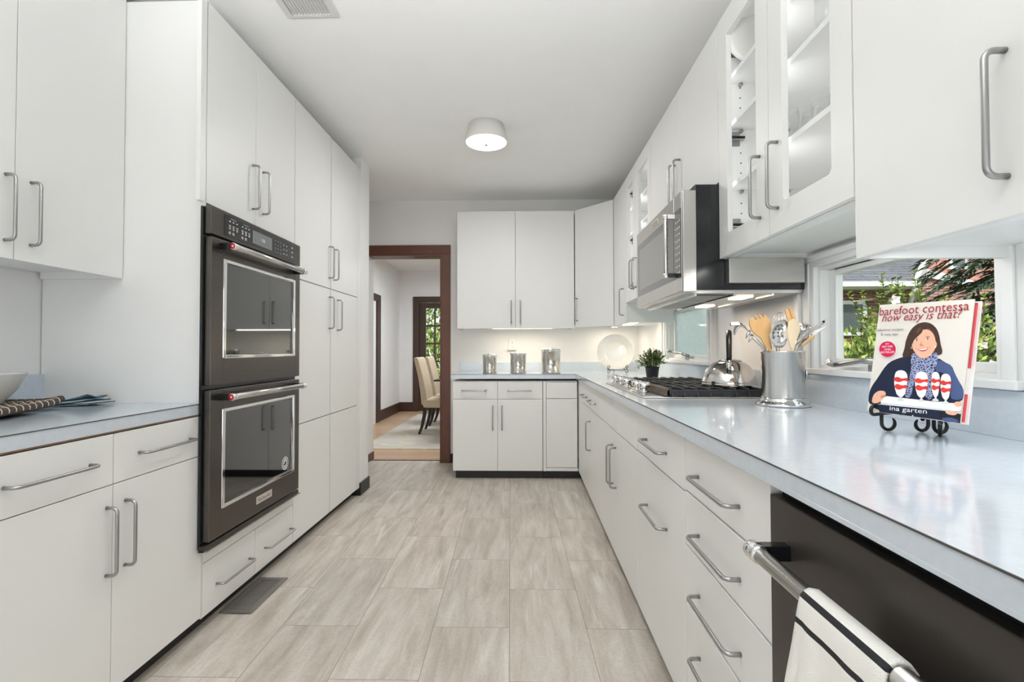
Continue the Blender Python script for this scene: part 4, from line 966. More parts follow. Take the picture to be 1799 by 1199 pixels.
# hair behind, sweater, scarf, head
pr_([(318, 500), (338, 450), (345, 395), (362, 335), (395, 282), (440, 248), (495, 236), (545, 250), (585, 290), (602, 345), (610, 410), (628, 465), (600, 492), (560, 480), (430, 480), (360, 512)], 'cover_hair')
pr_([(68, 848), (70, 780), (92, 722), (140, 655), (180, 590), (225, 540), (290, 512), (345, 498), (400, 500), (480, 560), (590, 505), (640, 540), (695, 565), (715, 620), (745, 680), (780, 735), (785, 790), (770, 830), (700, 850), (600, 830), (200, 840), (110, 860)], 'cover_navy', 1)
pr_([(590, 520), (640, 540), (695, 565), (715, 620), (745, 680), (780, 735), (782, 790), (765, 822), (700, 820), (680, 800), (690, 700), (640, 620), (560, 610)], 'cover_navy_light', 1)
pr_([(385, 520), (392, 480), (420, 470), (480, 500), (560, 470), (590, 470), (588, 540), (562, 592), (546, 650), (552, 740), (545, 818), (492, 818), (498, 720), (470, 660), (425, 640), (402, 720), (385, 806), (335, 802), (352, 720), (378, 640), (390, 585)], 'cover_scarf', 1)
pr_([(392, 430), (394, 380), (405, 330), (440, 285), (500, 272), (545, 292), (568, 340), (578, 395), (570, 440), (545, 480), (500, 512), (462, 512), (425, 480)], 'cover_skin')
el(575, 408, 8, 18, 'cover_skin')
pr_([(384, 425), (388, 360), (405, 310), (450, 270), (500, 262), (478, 290), (470, 318), (440, 345), (410, 372), (400, 400)], 'cover_hair')
pr_([(470, 300), (480, 270), (520, 262), (560, 290), (580, 340), (588, 400), (575, 390), (566, 345), (545, 310), (510, 290)], 'cover_hair')
pr_([(420, 330), (440, 285), (470, 275), (450, 310)], 'cover_hair_light'); pr_([(500, 275), (530, 285), (555, 320), (520, 295)], 'cover_hair_light')
pr_([(408, 366), (430, 358), (452, 364), (430, 363)], 'cover_hair'); pr_([(490, 352), (515, 344), (536, 352), (514, 350)], 'cover_hair')
for ex, ey in ((430, 378), (512, 366)):
    el(ex, ey, 13, 5.5, 'cover_white', 14, -.12); el(ex+1, ey, 5.5, 5.5, 'cover_dark', 12); pr_([(ex-15, ey), (ex-6, ey-8), (ex+8, ey-8), (ex+16, ey-1), (ex+7, ey-5), (ex-6, ey-5)], 'cover_hair', 1)
pr_([(462, 385), (470, 388), (472, 405), (484, 412), (480, 420), (462, 420), (450, 414), (460, 405)], 'cover_skin_dark')
pr_([(466, 384), (474, 384), (478, 408), (466, 411)], 'cover_skin')
pr_([(436, 444), (460, 438), (490, 434), (520, 430), (506, 450), (482, 460), (456, 457)], 'cover_lip'); pr_([(442, 445), (462, 441), (490, 437), (514, 433), (502, 445), (480, 450), (456, 450)], 'cover_white', 1)
pr_([(424, 430), (430, 440), (434, 455), (427, 446)], 'cover_skin_dark'); pr_([(526, 416), (534, 430), (530, 444), (528, 430)], 'cover_skin_dark')
el(389, 434, 5, 6, 'cover_white', 10); el(572, 426, 6, 7, 'cover_white', 10)
pr_([(318, 500), (340, 440), (348, 380), (372, 330), (398, 330), (390, 400), (388, 450), (392, 490), (350, 510)], 'cover_hair'); pr_([(585, 330), (604, 350), (612, 410), (628, 465), (606, 490), (585, 478), (580, 430), (588, 390)], 'cover_hair')
# tray, hands, desserts, name band
pr_([(95, 850), (150, 856), (640, 905), (770, 930), (756, 996), (600, 972), (152, 912), (150, 898), (110, 880)], 'cover_dark', 0)
pr_([(152, 858), (600, 905), (600, 972), (152, 912)], 'cover_navy', 0)
pr_([(610, 960), (680, 950), (750, 975), (740, 990), (640, 985)], 'cover_navy_light', 1)
pr_([(158, 822), (205, 795), (700, 850), (770, 872), (760, 905), (690, 908), (168, 858)], 'cover_white', 0); pr_([(170, 842), (690, 895), (690, 908), (168, 858)], 'cover_glass', 0)
pr_([(95, 830), (110, 780), (150, 752), (196, 758), (202, 785), (185, 812), (150, 846), (105, 850)], 'cover_skin'); pr_([(165, 790), (200, 784), (196, 800), (160, 815)], 'cover_skin_dark')
pr_([(705, 850), (735, 832), (765, 840), (768, 868), (735, 880)], 'cover_skin'); pr_([(640, 905), (690, 905), (745, 915), (720, 940), (660, 930)], 'cover_skin')
for (x0_, x1_, y0_, y1_) in ((256, 370, 600, 800), (413, 523, 610, 806), (539, 611, 612, 802), (606, 697, 626, 822)):
    xm = (x0_+x1_)/2; hh = y1_-y0_; ww = x1_-x0_
    pr_([(x0_+ww*.08, y0_+hh*.22), (x0_+ww*.2, y0_+hh*.05), (xm, y0_), (x1_-ww*.2, y0_+hh*.05), (x1_-ww*.04, y0_+hh*.22), (x1_-ww*.1, y0_+hh*.6), (xm+ww*.22, y1_), (xm-ww*.22, y1_), (x0_+ww*.06, y0_+hh*.6)], 'cover_white', 1)
    for k, (ra, rb) in enumerate(((.30, .44), (.56, .72))):
        q = .06*k
        pr_([(x0_+ww*(.03+q), y0_+hh*ra), (x0_+ww*.3, y0_+hh*(ra-.05)), (x0_+ww*.55, y0_+hh*(ra+.03)), (x1_-ww*(.02+q), y0_+hh*(ra-.02)), (x1_-ww*(.05+q), y0_+hh*rb), (x0_+ww*.7, y0_+hh*(rb-.05)), (x0_+ww*.4, y0_+hh*(rb+.03)), (x0_+ww*(.06+q), y0_+hh*(rb-.03))], 'cover_red', 1)
    pr_([(xm-6, y1_), (xm+6, y1_), (xm+9, y1_+14), (xm+26, y1_+22), (xm+20, y1_+32), (xm-24, y1_+30), (xm-28, y1_+20), (xm-9, y1_+12)], 'cover_glass', 1)
el(214, 445, 66, 63, 'cover_white', 32); el(214, 445, 63, 60, 'cover_badge', 32)
LV[0] += 1; dl = .00004*LV[0]+.0001
def ctext(s_, px0, py0, px1, py1, frac_h, mt, shear=0.):
    """baseline from (px0,py0) to (px1,py1) in sheet coordinates"""
    u0_, v0_ = cv(px0, py0); u1_, v1_ = cv(px1, py1); a = bkpt(u0_, v0_, dl); b = bkpt(u1_, v1_, dl); d_ = (b-a); w_ = d_.length; d_.normalize()
    upv = U2_-d_*U2_.dot(d_); text(s_, a, d_, upv.normalized(), w_, frac_h*bh, mt, fc, shear)
ctext('barefoot contessa', 152, 193, 832, 146, .078, 'cover_crimson')
ctext('how easy is that?', 168, 258, 776, 226, .098, 'cover_crimson', .3)
ctext('fabulous recipes', 136, 316, 332, 308, .030, 'cover_ink'); ctext('& easy tips', 162, 349, 292, 346, .030, 'cover_ink')
ctext('#1', 198, 412, 222, 411, .018, 'cover_white'); ctext('NEW YORK', 172, 434, 254, 430, .017, 'cover_white'); ctext('TIMES', 188, 455, 240, 453, .017, 'cover_white'); ctext('BESTSELLER', 162, 477, 266, 472, .018, 'cover_white')
ctext('ina garten', 230, 910, 508, 938, .050, 'cover_white')
el(404, 941, 6, 5, 'cover_glass', 10)
fc.build('front_cover', t, recalc=False)
# easel: two hooked arms in front, curled feet, a prop behind the book
t = thing('book_easel', 'black wrought-iron easel with curled feet under the cookbook', 'book stand', (.93, 1.15, ZT))
rr = .0042; fl = ZT+.0003+rr
def foot(leg, ztop, dirn, rad, turn, mb):
    c = Vector((leg.x, leg.y, fl+rad)); pts_ = [Vector((leg.x, leg.y, ztop)), c+Z*.012, c]
    for k in range(1, 12):
        a = pi*turn*k/11; pts_.append(c+dirn*(rad-rad*math.cos(a))-Z*(rad*math.sin(a)))
    mb.tube(pts_, [rr]*(len(pts_)-3)+[rr*.9, rr*.75, rr*.5], 'iron_black', 10)
def arm(base, z_, d_, L0, L1, rad, mb):
    p = Vector((base.x, base.y, z_)); pts_ = [p-d_*L0, p, p+d_*L1]
    c = p+d_*L1+Z*rad
    for k in range(1, 11):
        a = pi*k/10; pts_.append(c+d_*(rad*1.2*math.sin(a))-Z*(rad*math.cos(a)))
    e_ = pts_[-1]; pts_ += [e_-d_*.018-Z*.003, e_-d_*.030-Z*.010]
    mb.tube(pts_, [rr]*(len(pts_)-2)+[rr*.8, rr*.5], 'iron_black', 10)
LL, RL, B1, B2 = (at(px_, py_, 'Z', ZT) for px_, py_ in ((1543, 757), (1652, 770), (1631, 760), (1641, 764)))
za_ = bkpt(.2, 0).z-rr-.0035; zb_ = bkpt(.8, 0).z-rr-.0035
LL.y -= .012; dL = Vector((-.88, -.47, 0)).normalized()
dR = Vector((-.62, -.78, 0)).normalized()
for nm, (lg, zt_, dd, L0, L1, fd) in dict(left=(LL, za_, dL, .050, .034, X), right=(RL, zb_, dR, .050, .052, -dR)).items():
    mb = MB(); arm(lg, zt_, dd, L0, L1, .011, mb); mb.build('arm', t)
    mb = MB(); foot(lg, zt_, fd, .0165, 1.25, mb); mb.build('leg', t)
bt = bkpt(.51, .60, -th-.007)
for lg, fd in ((B1, -X), (B2, X)):
    mb = MB(); foot(lg, za_-.002, fd, .0155, 1.25, mb); mb.build('leg', t)
mb = MB().tube([Vector((LL.x+.045, LL.y, za_)), Vector((B1.x, B1.y, za_-.002)), Vector((B2.x, B2.y, za_-.002)), Vector((RL.x, RL.y, zb_))-dR*.045], rr, 'iron_black', 10)
m0 = bkpt(.51, .0, -th-.012); mb.tube([Vector((B1.x, B1.y, za_-.002)), Vector((m0.x, m0.y, za_-.002)), m0+U2_*.01, bt], rr, 'iron_black', 10)
mb.build('back_support', t)

# ------------------------------------------------------------------ towel over the dishwasher bar
hx, hz, ra = .412, .762, .0165; ty0, ty1 = .548, .714
prof = []   # (dx, z) from the back hem up, over the bar and down the front
for k in range(10): prof.append((ra+.002, hz-.30+.30*k/9))
for k in range(1, 12): a = pi*k/12; prof.append((ra*math.cos(a), hz+ra*math.sin(a)))
for k in range(0, 25): prof.append((-ra-.001-.020*(k/24)**.7, hz-.44*k/24))
rows = []; acc = [0.]
for a, b in zip(prof[:-1], prof[1:]): acc.append(acc[-1]+math.hypot(a[0]-b[0], a[1]-b[1]))
top_s = acc[9+6]
ny = 22
for i, (dx, z_) in enumerate(prof):
    s_ = acc[i]-top_s; row = []
    for j in range(ny+1):
        f = j/ny; y_ = ty0+(ty1-ty0)*f
        dr_ = max(0, s_-.03); wv = (.010*math.sin(f*9+1.2)+.006*math.sin(f*17))*min(1, dr_*6)
        yy = y_-.012*min(1, dr_*4)*(f-.5)*2*-1
        row.append((hx+dx-abs(wv)*(1 if dx < 0 else 0), yy+.004*math.sin(s_*22+f*4)*min(1, abs(s_)*8), z_-.008*f*max(0, s_)))
    rows.append(row)
# stripe rows: resample so stripe edges fall on rows
def sample(s_):
    for i in range(len(acc)-1):
        if acc[i+1] >= s_: f = (s_-acc[i])/(acc[i+1]-acc[i]); return [Vector(a).lerp(Vector(b), f) for a, b in zip(rows[i], rows[i+1])]
    return [Vector(a) for a in rows[-1]]
cuts = sorted(set([top_s+k for k in (.012, .020, .048, .056)] + [acc[-1]*k/60 for k in range(61)])); rr_ = [sample(c_) for c_ in cuts]
def stripe(i, j):
    m_ = (cuts[i]+cuts[i+1])/2-top_s; return 'towel_black' if (.012 < m_ < .020 or .048 < m_ < .056) else 'towel_white'
o = MB().grid(rr_, 'towel_white', True, stripe).build('kitchen_towel', solid=.0045, recalc=False)
tag(o, 'white kitchen towel with two black stripes over the dishwasher bar', 'towel')

# ------------------------------------------------------------------ left counter: bowl, woven tray, napkin
tc_ = Vector((-1.717, 1.411, ZT+.0008)); te, tw = Vector((-.316, .949, 0)), Vector((.949, .316, 0))
def TR(a, b, z): return tc_+tw*a+te*b+Z*z
mb = MB(); half = .255; ht_ = .150
for k in range(13):      # woven cords wrapped round each other, edges lifted
    xx = -ht_+2*ht_*k/12; lf = lambda f: .012*(abs(f)**6)+.010*(abs(xx)/ht_)**6
    pth = [TR(xx, half*(-1+2*q/16), .0150+lf(-1+2*q/16)) for q in range(17)]
    mb.tube(pth, .0125, 'wicker_dark', 8)
    for q in range(1, 16):
        p = pth[q]; mb.tube([p+tw*(.0130*math.cos(a))+te*(.004*math.sin(a*.5))+Z*(.0130*math.sin(a)) for a in [pi*(-.12+1.24*z/6) for z in range(7)]], .0016, 'wicker_cream', 5)
for s_ in (-1, 1):
    pth = [TR(-ht_+2*ht_*k/12, s_*half, .028+.010*(abs(-1+2*k/12))**6) for k in range(13)]; mb.tube(pth, .011, 'wicker_dark', 8)
    for k in range(13): mb.tube([pth[k]+te*(.0115*math.cos(a))+Z*(.0115*math.sin(a)) for a in [2*pi*z/8 for z in range(8)]], .0016, 'wicker_cream', 5, closed=True)
o = mb.build('woven_tray'); tag(o, 'dark woven tray with cream bindings on the left counter', 'tray')
bc_ = Vector((-1.80, 1.565, ZT+.0310))
o = MB().lathe([(.055, 0), (.058, .004), (.060, .010), (.092, .048), (.115, .100), (.117, .103), (.113, .101), (.088, .048), (.054, .016), (0, .014)], bc_, 'china_white', 48).build('bowl'); tag(o, 'white china bowl standing on the woven tray at the left edge', 'bowl')
# napkin: three folded layers fanning upward at the aisle end
t = thing('folded_napkin', 'folded teal cloth napkin beside the woven tray', 'napkin', (-1.73, 1.80, ZT))
for k, (lift_, sh_, lab) in enumerate(((.006, .0, 0), (.016, -.012, 0), (.030, -.02, 0))):
    rows = []
    for i in range(15):
        f = i/14; row = []
        for j in range(8):
            g_ = j/7; x = -1.92+.30*f+sh_*f; y_ = 1.715+.09*g_+.085*f-.006*k
            z_ = ZT+.004+.0055*k+lift_*max(0, (f-.45)/.55)**1.7*(.7+.3*math.sin(g_*4+k))+.003*math.sin(f*7+k)*g_
            row.append((x, y_, z_))
        rows.append(row)
    MB().grid(rows, 'napkin_teal', True, lambda i, j: 'napkin_edge' if (i > 12) else 'napkin_teal').build('cloth_layer', t, solid=.0035, recalc=False)

# ------------------------------------------------------------------ glassware and platter inside the glass cabinet
o = MB().lathe([(0, 0), (.11, 0), (.13, .010), (.150, .016), (.152, .019), (.128, .014), (.108, .005), (0, .005)], (.935, 1.845, 2.1965+.151), 'china_white', 56, ax=Vector((-.42, -.9, .06))).build('platter')
tag(o, 'white round platter standing on the top shelf behind glass', 'platter')
def vase(c, label, prof, name, cat, group=None, mt='clear_glassware', n=28):
    o = MB().lathe(prof, c, mt, n).build(name); return tag(o, label, cat, group)
vase((.86, 1.372, 2.0097), 'textured crystal vase on the upper shelf behind glass', [(.022, 0), (.026, .003), (.030, .02), (.036, .06), (.034, .09), (.039, .135), (.040, .14), (.037, .14), (.032, .09), (.033, .06), (.027, .02), (.021, .010), (0, .010)], 'crystal_vase', 'vase', None, 'clear_glassware', 12)
tum = [(.026, 0), (.030, .002), (.036, .095), (.0345, .095), (.028, .010), (0, .010)]
for i, (gx, gy) in enumerate(((.90, 1.46), (.90, 1.38), (.98, 1.46), (.99, 1.37))):
    vase((gx, gy, 1.7697), 'clear tumbler on the lowest shelf behind the right glass door', tum, 'tumbler', 'glass', 'tumblers on the lowest shelf')
stem = [(.030, 0), (.031, .002), (.006, .006), (.004, .012), (.004, .07), (.012, .078), (.032, .10), (.036, .13), (.032, .165), (.0305, .165), (.034, .13), (.030, .103), (.006, .084), (0, .083)]
for i, (gx, gy) in enumerate(((.90, 1.66), (.99, 1.67))):
    vase((gx, gy, 1.7697), 'clear stemmed glass on the lowest shelf behind the left glass door', stem, 'stemmed_glass', 'glass', 'stemmed glasses behind the left glass door')
for i, (gx, gy) in enumerate(((.92, 3.20), (.92, 3.30))):
    vase((gx, gy, 1.7697), 'clear tumbler behind the far glass door past the microwave', tum, 'tumbler', 'glass', 'tumblers behind the far glass door')
# ------------------------------------------------------------------ dining room
YF = 8.95; XDL = -2.3
struct(MB().box(XDL-.1, XDL, ZD, YF, 0, 2.6, 'wall_paint').build('wall_dining_left'))
struct(MB().box(-2.4, XWL-.1, ZD-.1, ZD, 0, 2.7, 'wall_paint').box(XW+.15, 2.6, ZD-.1, ZD, 0, 2.7, 'wall_paint').build('wall_dining_near'))
struct(MB().box(2.5, 2.6, ZD, YF, 0, 2.6, 'wall_paint').build('wall_dining_right'))
w = MB().box(XDL, -1.94, YF, YF+.1, 0, 2.6, 'wall_paint').box(-1.02, 2.5, YF, YF+.1, 0, 2.6, 'wall_paint').box(-1.94, -1.02, YF, YF+.1, 2.02, 2.6, 'wall_paint')
struct(w.build('wall_dining_far'))
struct(MB().box(XDL, XDL+.018, 7.68, YF, 0, .17, 'dark_trim').build('baseboard_dining_left', bevel=.003))
struct(MB().box(XDL+.018, -2.05, YF-.018, YF, 0, .17, 'dark_trim').box(-.92, 2.4, YF-.018, YF, 0, .17, 'dark_trim').build('baseboard_dining_far', bevel=.003))
struct(MB().box(XDL, XDL+.025, 7.50, 7.68, 0, 2.0, 'dark_trim').box(XDL, XDL+.025, 6.5, 7.50, 1.9, 2.0, 'dark_trim').build('trim_1', bevel=.003), 'dark wood trim edge on the left wall of the dining room')
t = thing('door_1', 'dark wood door with small glass panes in the dining room', 'door', (-1.48, YF, 0)); t['kind'] = 'structure'
c = MB().box(-2.05, -1.94, YF-.022, YF+.02, 0, 2.12, 'dark_trim').box(-1.02, -.91, YF-.022, YF+.02, 0, 2.12, 'dark_trim').box(-1.94, -1.02, YF-.022, YF+.02, 2.02, 2.12, 'dark_trim')
c.build('casing', t, bevel=.003)
d = MB(); xa, xb = -1.9395, -1.0205; y0, y1 = YF+.02, YF+.06; d.box(xa, xa+.12, y0, y1, .01, 2.01, 'dark_trim').box(xb-.12, xb, y0, y1, .01, 2.01, 'dark_trim').box(xa+.12, xb-.12, y0, y1, 1.91, 2.01, 'dark_trim').box(xa+.12, xb-.12, y0, y1, .01, .26, 'dark_trim')
gx0, gx1 = xa+.12, xb-.12
for k in (1, 2, 3): xx = gx0+(gx1-gx0)*k/4; d.box(xx-.014, xx+.014, y0, y1, .26, 1.91, 'dark_trim')
for k in range(1, 5): zz = .26+1.65*k/5; d.box(gx0, gx1, y0+.002, y1-.002, zz-.016, zz+.016, 'dark_trim')
o = d.build('door_leaf', t); MB().box(gx0, gx1, YF+.037, YF+.042, .26, 1.91, 'pane_glass').build('glass', o)
o = MB().box(-1.86, .9, 5.50, 8.5, .0005, .010, 'rug_cream').build('rug'); tag(o, 'cream rug with a tan leafy scroll pattern under the dining chairs', 'rug')
def chair(cx, cy, label):
    t = thing('dining_chair', label, 'chair', (cx, cy, .011), 'beige dining chairs'); f0 = .0105
    # back: thick upholstered slab leaning away from the table
    n_ = 9; mb = MB(); pr2 = []
    hb = [(.0, .40), (-.005, .46), (-.02, .60), (-.05, .78), (-.095, .97), (-.105, 1.015)]
    L = []
    for (dx, zz) in hb: L.append((cx+dx, zz))
    vs = []; hw = .235
    front = [(x+.085-.03*i/5, z) for i, (x, z) in enumerate(L)]
    poly_ = L+[(L[-1][0]+.02, 1.032), (front[-1][0]-.012, 1.030)]+front[::-1]
    mb.prism([(x, cy-hw, z) for x, z in poly_], Y*(2*hw), 'chair_linen'); mb.build('backrest', t, bevel=.014, seg=3)
    mb = MB().box(cx+.02, cx+.50, cy-.24, cy+.24, .36, .475, 'chair_linen'); mb.build('seat', t, bevel=.025, seg=3)
    for sx, sy in ((0, -1), (0, 1), (1, -1), (1, 1)):
        if sx == 0: path = [(cx+.045, cy+sy*.205, .37), (cx+.035, cy+sy*.205, .26), (cx+.0, cy+sy*.207, .10), (cx-.035, cy+sy*.208, f0)]
        else: path = [(cx+.455, cy+sy*.205, .37), (cx+.457, cy+sy*.205, .18), (cx+.458, cy+sy*.205, f0)]
        mb = MB()
        vs = []; k = len(path); ws = [.023, .022, .018, .015] if sx == 0 else [.023, .019, .015]
        for i, p in enumerate(path): vs += [(p[0]-ws[i], p[1]-ws[i], p[2]), (p[0]+ws[i], p[1]-ws[i], p[2]), (p[0]+ws[i], p[1]+ws[i], p[2]), (p[0]-ws[i], p[1]+ws[i], p[2])]
        fs = [(i*4+j, i*4+(j+1) % 4, (i+1)*4+(j+1) % 4, (i+1)*4+j) for i in range(k-1) for j in range(4)]+[(0, 1, 2, 3), (4*k-1, 4*k-2, 4*k-3, 4*k-4)]
        mb.add(vs, fs, 'chair_leg'); mb.build('leg', t, bevel=.002)
chair(-1.36, 6.66, 'beige upholstered dining chair nearest the kitchen doorway'); chair(-1.36, 7.36, 'beige upholstered dining chair farther back, by the glazed door')
t = thing('dining_table', 'dark dining table edge glimpsed behind the near dining chair', 'table', (-.6, 6.9, .011))
MB().box(-1.13, .1, 6.05, 7.9, .735, .755, 'table_dark').build('tabletop', t, bevel=.004)
for xx in (-.75, -.25):
    for yy in (6.35, 7.6): MB().tube([(xx, yy, .0105), (xx, yy, .73)], .035, 'table_dark', 12).build('leg', t)

# ------------------------------------------------------------------ outside
def foliage(mb, c, rad, n, size, mats, seed, shell=.45, up=.3):
    rg = random.Random(seed); c = Vector(c)
    for i in range(n):
        v = rvec(rg); L_ = v.length; v = v/L_; r_ = shell+(1-shell)*rg.random()
        bump = 1+.22*mnoise.noise(v*2.3+Vector((seed, 0, 0)))
        p = c+Vector((v.x*rad[0], v.y*rad[1], v.z*rad[2]))*r_*bump
        leaf(mb, p, v*.6+rvec(rg)*.8+Z*up, rvec(rg), size*rg.uniform(.7, 1.3), size*rg.uniform(.22, .34), rg.choice(mats))
def shrub(name, label, c, rad, n, size, mats, seed, flowers=0, spikes=0):
    c = Vector(c); t = thing(name, label, 'shrub', (c.x, c.y, GZ))
    st = MB(); rg = random.Random(seed)
    for k in range(9):
        an = rg.uniform(0, 2*pi); e_ = c+Vector((math.cos(an)*rad[0]*.6, math.sin(an)*rad[1]*.6, rad[2]*.5)); st.tube([(c.x+rg.uniform(-.08, .08), c.y+rg.uniform(-.08, .08), GZ), c.lerp(e_, .4)-Z*rad[2]*.2, e_], [.02, .014, .006], 'bark', 6)
    fo = MB(); foliage(fo, c, rad, n, size, mats, seed)
    for k in range(spikes):
        an = rg.uniform(0, 2*pi); q = rg.uniform(.1, .9); p0 = c+Vector((math.cos(an)*rad[0]*q, math.sin(an)*rad[1]*q, rad[2]*.75)); hgt = rg.uniform(.25, .5)*rad[2]*1.1
        p1 = p0+Vector((rg.uniform(-.12, .12), rg.uniform(-.12, .12), hgt)); st.tube([p0-Z*rad[2]*.3, p0, p1], [.008, .006, .003], 'bark', 5)
        for z in range(16):
            f = z/15; p = p0.lerp(p1, f); a2 = z*2.4; leaf(fo, p, Vector((math.cos(a2), math.sin(a2), .5)), Z, size*1.1, size*.34, rg.choice(mats))
    st.build('stems', t); fo.build('foliage', t, recalc=False)
    for k in range(flowers):
        an = rg.uniform(-pi, 0); q = rg.uniform(.3, .95); p = c+Vector((math.cos(an)*rad[0]*q, math.sin(an)*rad[1]*q, rad[2]*rg.uniform(.1, .95))); nn = (CAM-p).normalized()
        f = MB()
        for z in range(5):
            a2 = 2*pi*z/5; d_ = (nn.cross(Z).normalized()*math.cos(a2)+Z*math.sin(a2)); leaf(f, p+nn*.05, d_+nn*.3, nn, .062, .03, 'petal_white')
        f.build('flower', t, recalc=False)
    return t
GZ = -.35
struct(MB().box(-8, 30, 9.2, 34, GZ-.2, GZ, 'ground_green').box(1.5, 30, -2, 9.2, GZ-.2, GZ, 'ground_green').build('ground_outside'))
# neighbour's brick house seen through the window beside the cookbook
yh = 12.0
def H(px, py, y=yh): return at(px, py, 'Y', y)
t = thing('neighbor_house', 'brick neighbour house with grey shingle roof seen through the window', 'house', (9.5, 13, GZ))
xl = 5.5; xr = H(1608, 500).x; ze = H(1540, 503).z
MB().box(xl, xr, yh, yh+5, GZ, ze-.04, 'brick_red').build('brick_wall', t)
ov = .35; ze = at(1540, 500, 'Y', yh-ov).z
rx1 = at(1604, 498, 'Y', yh-ov).x; UR = at(1641, 418, 'Y', yh+2.6); run = 2.6; rise = UR.z-ze; dxr = UR.x-rx1
r_ = MB().hexa([(xl-.3, yh-ov, ze), (rx1, yh-ov, ze), (rx1+dxr, yh+run, ze+rise), (xl-.3, yh+run, ze+rise), (xl-.3, yh-ov, ze+.08), (rx1, yh-ov, ze+.08), (rx1+dxr, yh+run, ze+rise+.08), (xl-.3, yh+run, ze+rise+.08)], 'roof_shingle')
r_.build('roof', t)
MB().hexa([(rx1, yh-ov-.02, ze-.12), (rx1+.12, yh-ov-.02, ze-.12), (rx1+dxr+.12, yh+run, ze+rise-.1), (rx1+dxr, yh+run, ze+rise-.1), (rx1, yh-ov-.02, ze+.12), (rx1+.12, yh-ov-.02, ze+.12), (rx1+dxr+.12, yh+run, ze+rise+.14), (rx1+dxr, yh+run, ze+rise+.14)], 'gutter_white').build('rake_board', t)
MB().box(xl-.3, rx1, yh-ov-.12, yh-ov, ze-.06, ze+.06, 'gutter_white').box(xl-.3, rx1, yh-ov, yh, ze-.10, ze-.04, 'gutter_white').build('gutter', t)
dsx = H(1596, 520).x
MB().tube([(H(1583, 503).x, yh-ov-.05, ze-.05), (H(1584, 503).x, yh-ov-.03, ze-.16), (dsx, yh-.06, ze-.38), (dsx, yh-.06, GZ+.1)], .05, 'gutter_white', 10).build('downspout', t)
a, b_ = H(1470, 529), H(1521, 590)
f = MB().box(a.x-.1, a.x, yh-.06, yh-.001, b_.z, a.z, 'gutter_white').box(b_.x-.09, b_.x, yh-.06, yh-.001, b_.z, a.z, 'gutter_white').box(a.x, b_.x-.09, yh-.06, yh-.001, a.z-.09, a.z, 'gutter_white').box(a.x, b_.x-.09, yh-.06, yh-.001, b_.z, b_.z+.08, 'gutter_white')
f = f.build('window', t); MB().box(a.x, b_.x-.09, yh-.03, yh-.002, b_.z+.08, a.z-.09, 'house_glass').build('pane', f)
# set-back wing with pink siding
yw = 12.9
def K(px, py): return at(px, py, 'Y', yw)
t = thing('neighbor_wing', 'pink sided upper wing over brick of the house next door', 'house', (12, yw, GZ))
z_s0, z_s1 = K(1612, 478).z, K(1700, 502).z; xs0, xs1 = xr-.6, K(1765, 500).x+1.0
zb_ = K(1660, 492).z
MB().box(xs0, xs1, yw, yw+4, GZ, zb_, 'brick_pink').build('brick_wall', t)
MB().box(xs0, xs1, yw+.05, yw+4, zb_, zb_+2.6, 'siding_pink').build('siding', t)
p0, p1 = K(1612, 470), K(1705, 494); p2, p3 = K(1705, 504), K(1612, 486)
MB().prism([p - Y*.08 for p in (p0, p1, p2, p3)], Y*.07, 'gutter_white').build('sloped_fascia', t)
a, b_ = K(1671, 452), K(1692, 468)
f = MB().box(a.x-.08, b_.x+.08, yw-.05, yw+.049, b_.z-.08, b_.z+1.0, 'gutter_white').build('window', t); MB().box(a.x, b_.x, yw-.06, yw-.05, b_.z, b_.z+.9, 'house_glass').build('pane', f)
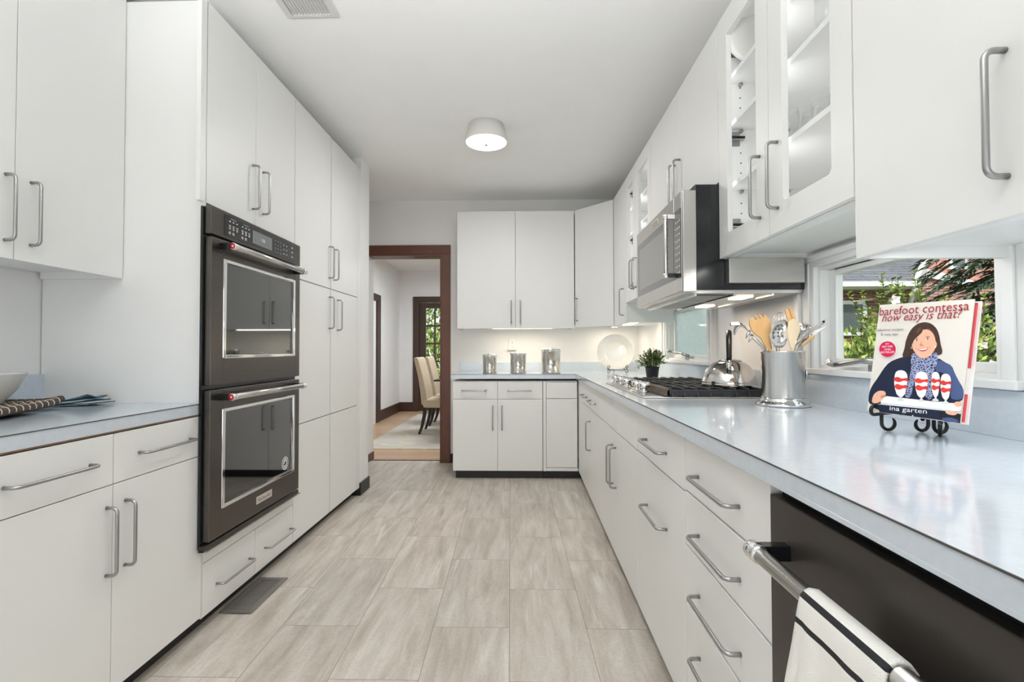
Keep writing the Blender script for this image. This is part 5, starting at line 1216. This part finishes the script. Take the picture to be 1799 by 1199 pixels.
# shrubs
BM = ['bush_dark', 'bush_mid', 'bush_mid', 'bush_light', 'bush_light']
shrub('flowering_shrub', 'tall leafy shrub with white blooms by the house window outside', (3.45, 5.15, .52), (.50, .42, .78), 2600, .075, BM, 11, flowers=6, spikes=4)
shrub('flowering_shrub', 'bright green shrub in the middle of the view behind the cookbook', (4.36, 5.7, .85), (.52, .45, .92), 2600, .075, BM, 12, flowers=7, spikes=9)
shrub('flowering_shrub', 'green shrub under the dark conifer outside the window', (5.36, 6.15, .75), (.56, .45, .88), 2400, .08, BM, 13, flowers=5, spikes=6)
shrub('low_shrub', 'low dark green shrub at the bottom right of the window view', (4.75, 5.0, .35), (.55, .35, .55), 1600, .07, ['bush_dark', 'bush_mid', 'bush_dark'], 14)
# conifer at the right of the window
t = thing('conifer', 'dark drooping conifer at the right of the window view', 'tree', (7.1, 7.1, GZ))
rg = random.Random(21); MB().tube([(7.1, 7.1, GZ), (7.08, 7.1, 2.), (7.05, 7.1, 5.4)], [.16, .12, .04], 'bark', 10).build('trunk', t)
fo = MB()
for k in range(190):
    z0_ = GZ+.55+4.6*k/190; an = k*2.399; L_ = 1.55*(1-.55*k/190)*rg.uniform(.8, 1.1)
    p0 = Vector((7.08, 7.1, z0_)); d_ = Vector((math.cos(an), math.sin(an), 0))
    for q in range(38):
        f = .12+.88*(q/37); p = p0+d_*L_*f+Z*(.18*f-.62*f*f)
        for s_ in (-1, 1):
            side = Vector((-d_.y, d_.x, 0))*s_; leaf(fo, p, d_*.9+side*rg.uniform(.4, 1.0)-Z*rg.uniform(.15, .6), Z, rg.uniform(.12, .22), .020, rg.choice(['pine_dark', 'pine_dark', 'pine_light']))
fo.build('foliage', t, recalc=False)
# greenery beyond the dining-room door
shrub('garden_shrub', 'green shrub beyond the panes of the dining room door', (-2.2, 11.6, .75), (1.1, .6, 1.1), 2200, .11, BM, 31, spikes=6)
shrub('garden_shrub', 'taller leafy shrub filling the upper panes of the dining room door', (-2.6, 13.4, 1.5), (1.7, .8, 1.9), 2400, .15, ['bush_mid', 'bush_light', 'bush_dark'], 32, spikes=6)
for k, (gx, gy, gr, lab) in enumerate(((15.5, 6.0, 2.2, 'broad leafy tree across the lawn right of the conifer'), (13.0, 2.0, 1.9, 'leafy tree on the lawn far to the right of the house'), (17.5, 10.0, 2.4, 'tall leafy tree behind the conifer beside the pink house'))):
    shrub('garden_tree', lab, (gx, gy, 1.9), (gr, gr, 2.2), 2000, .26, ['bush_mid', 'bush_dark', 'bush_light'], 41+k)
